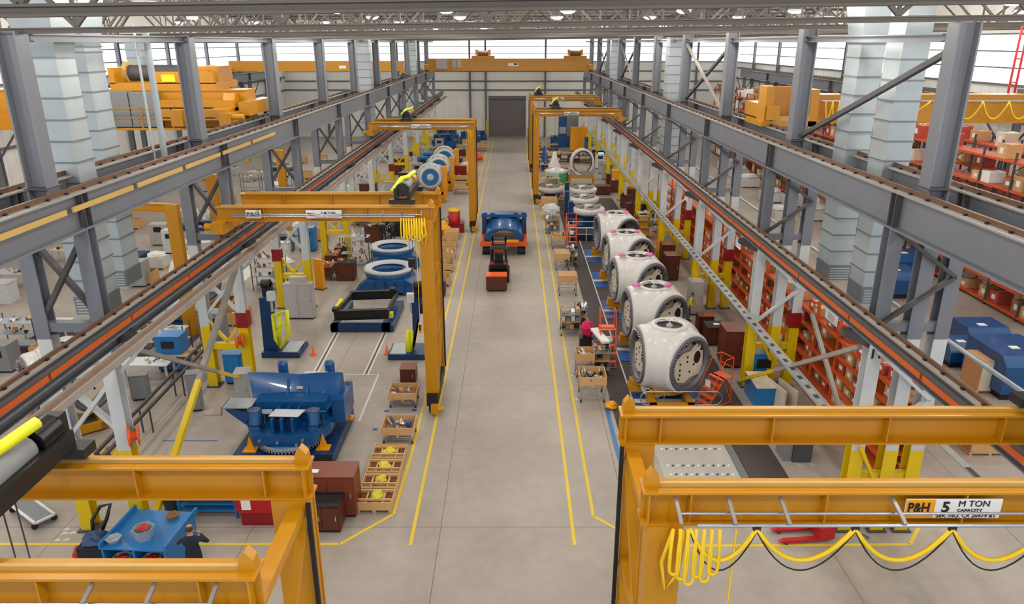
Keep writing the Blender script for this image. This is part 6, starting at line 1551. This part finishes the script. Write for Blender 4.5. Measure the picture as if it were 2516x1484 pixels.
# ================================================================ more floor clutter, bay by bay
cl = random.Random(21)
def near_col(y):
    k = min(range(10), key=lambda i: abs(YB[i]-y)); return ORD[k]
def small_unit(kind, x, y, where, i):
    if kind == 0:
        b = thing('workbench', (x, y, 0), 'pale workbench with loose parts %s' % where, 'workbench', 'pale benches '+where)
        MB().bb(-1.2,1.2,-.5,.5,.84,.9,cl.choice(('cream','plastic','wood'))).build('tabletop', b)
        for xx in (-1.1,1.1):
            for yy in (-.4,.4): MB().bb(xx-.04,xx+.04,yy-.04,yy+.04,0,.84,'white_paint').build('leg', b)
        stuff_bits(2.2,.9,.9,10,('pad_blue','paper','wood','black','chrome'),i,b,'loose_parts',.3)
    elif kind == 1:
        b = thing('parts_rack', (x, y, 0), 'grey shelf rack with mixed goods %s' % where, 'rack', 'shelf racks '+where)
        q = MB()
        for xx in (-1,1):
            for yy in (-.4,.4): q.tube((xx,yy,0),(xx,yy,2.1),.03,'steel_dark',5)
        q.build('frame', b)
        for j, z in enumerate((.3,.9,1.5,2.1)):
            MB().bb(-1,1,-.4,.4,z,z+.03,'galv').build('shelf', b)
            stuff_bits(1.9,.75,z+.03,8,('black','paper','galv','cardboard','rack_red','cream'),i*7+j,b,'stored_parts',.4)
    elif kind == 2:
        b = thing('equipment_cabinet', (x, y, 0), 'upright equipment cabinet %s' % where, 'cabinet', 'equipment cabinets '+where)
        m = cl.choice(('grey_cab','plastic','grey_mid','bench_blue')); h = cl.uniform(1.4,2.1)
        MB().bb(-.6,.6,-.45,.45,.1,h,m).build('housing', b); MB().bb(-.55,.55,-.4,.4,0,.1,'black').build('plinth', b); MB().bb(-.3,.3,-.48,-.45,h-.6,h-.25,'black').build('panel', b)
    elif kind == 3:
        b = thing('pallet_load', (x, y, 0), 'pallet of white wrapped boxes %s' % where, 'pallet', 'wrapped pallets '+where)
        q = MB(); pallet_mesh(q,1.4,1.2); q.build('boards', b); q = MB(); q.bb(-.65,.65,-.55,.55,.13,.8,'plastic'); q.lump((0,0,.9),(1.3,1.1,.6),'paper',i,9,6,.15); q.build('wrapping', b)
    elif kind == 4:
        b = thing('wooden_crate', (x, y, 0), 'open wooden crate of parts %s' % where, 'crate', 'open crates '+where)
        q = MB(); pallet_mesh(q,1.4,1.2); crate_mesh(q,1.4,1.2,.7,.125); q.build('crate', b); stuff_bits(1.3,1.1,.5,10,('paper','cardboard','black','galv'),i,b)
    elif kind == 5:
        b = thing('tool_cabinet', (x, y, 0), 'dark brown tool cabinet %s' % where, 'cabinet', 'brown tool cabinets '+where)
        MB().bb(-.6,.6,-.45,.45,.05,1.2,'brown_cab').build('body', b); MB().bb(-.63,.63,-.48,.48,1.2,1.24,'black').build('top', b); stuff_bits(1.1,.8,1.24,6,('paper','panel_orange','black','galv'),i,b,'loose_parts',.25)
    return b
n = 0
for r_ in range(20):                                   # left bay, three loose files
    y = 23.5+4.4*r_
    for X in (-17.2, -20.6, -25):
        if cl.random() < .2: continue
        if X > -22 and (24 < y < 31 or 38 < y < 45 or abs(y-46) < 2 or abs(y-37) < 1.5 or abs(y-57) < 1.5): continue
        small_unit(cl.choice((0,0,1,2,3,3,4)), X+cl.uniform(-.7,.7), y+cl.uniform(-.8,.8), 'in the left bay, abreast of the %s left column' % near_col(y), n); n += 1
for r_ in range(16):                                   # between work bay and columns, far part
    y = 58+3.9*r_
    if min(abs(y-v) for v in YB) > 1.2: small_unit(cl.choice((1,5,5,2)), -11.0+cl.uniform(-.2,.3), y, 'along the far left columns, near the %s' % near_col(y), n); n += 1
    if y > 88: small_unit(cl.choice((0,4,1,5)), -6.5+cl.uniform(-1.5,1), y, 'in the far left work bay, near the %s column' % near_col(y), n); n += 1
    if min(abs(y-v) for v in YB) > 1.2: small_unit(cl.choice((1,5,5,2)), 10.9, y, 'along the far right columns, near the %s' % near_col(y), n); n += 1
for r_ in range(6):
    y = 46+3.3*r_
    if min(abs(y-v) for v in YB) > 1.3: small_unit(cl.choice((5,1,5)), -11.2, y+1, 'beside the left columns, near the %s' % near_col(y), n); n += 1
for r_ in range(5):
    y = 76+5*r_
    small_unit(cl.choice((0,4,3)), 4.0+cl.uniform(-.3,.5), y, 'in the far right work bay, near the %s column' % near_col(y), n); n += 1

for r_ in range(13):                                   # close behind the left columns
    y = 23.3+3.1*r_
    if min(abs(y-v) for v in YB) < 1.3 or 25 < y < 30: continue
    small_unit((0,1,3,0,2,4)[r_ % 6], -15.7, y, 'just behind the left columns, abreast of the %s' % near_col(y), n); n += 1
for i, (a, b) in enumerate((((-14.6, 22.6, 1.1), (-14.9, 33.5, 1.1)), ((-15.0, 22.6, 1.1), (-15.3, 33.5, 1.1)))):
    q = MB(); q.bar(a, b, .1, .12, 'steel_dark')
    for t in (0.05, .35, .65, .95):
        p = Vector(a).lerp(Vector(b), t); q.tube((p.x, p.y, 0), tuple(p), .04, 'steel_dark', 6)
    tag(q.build('conveyor_rail'), ('inner dark waist-high rail on posts behind the first left columns','outer dark waist-high rail on posts behind the first left columns')[i], 'rail')
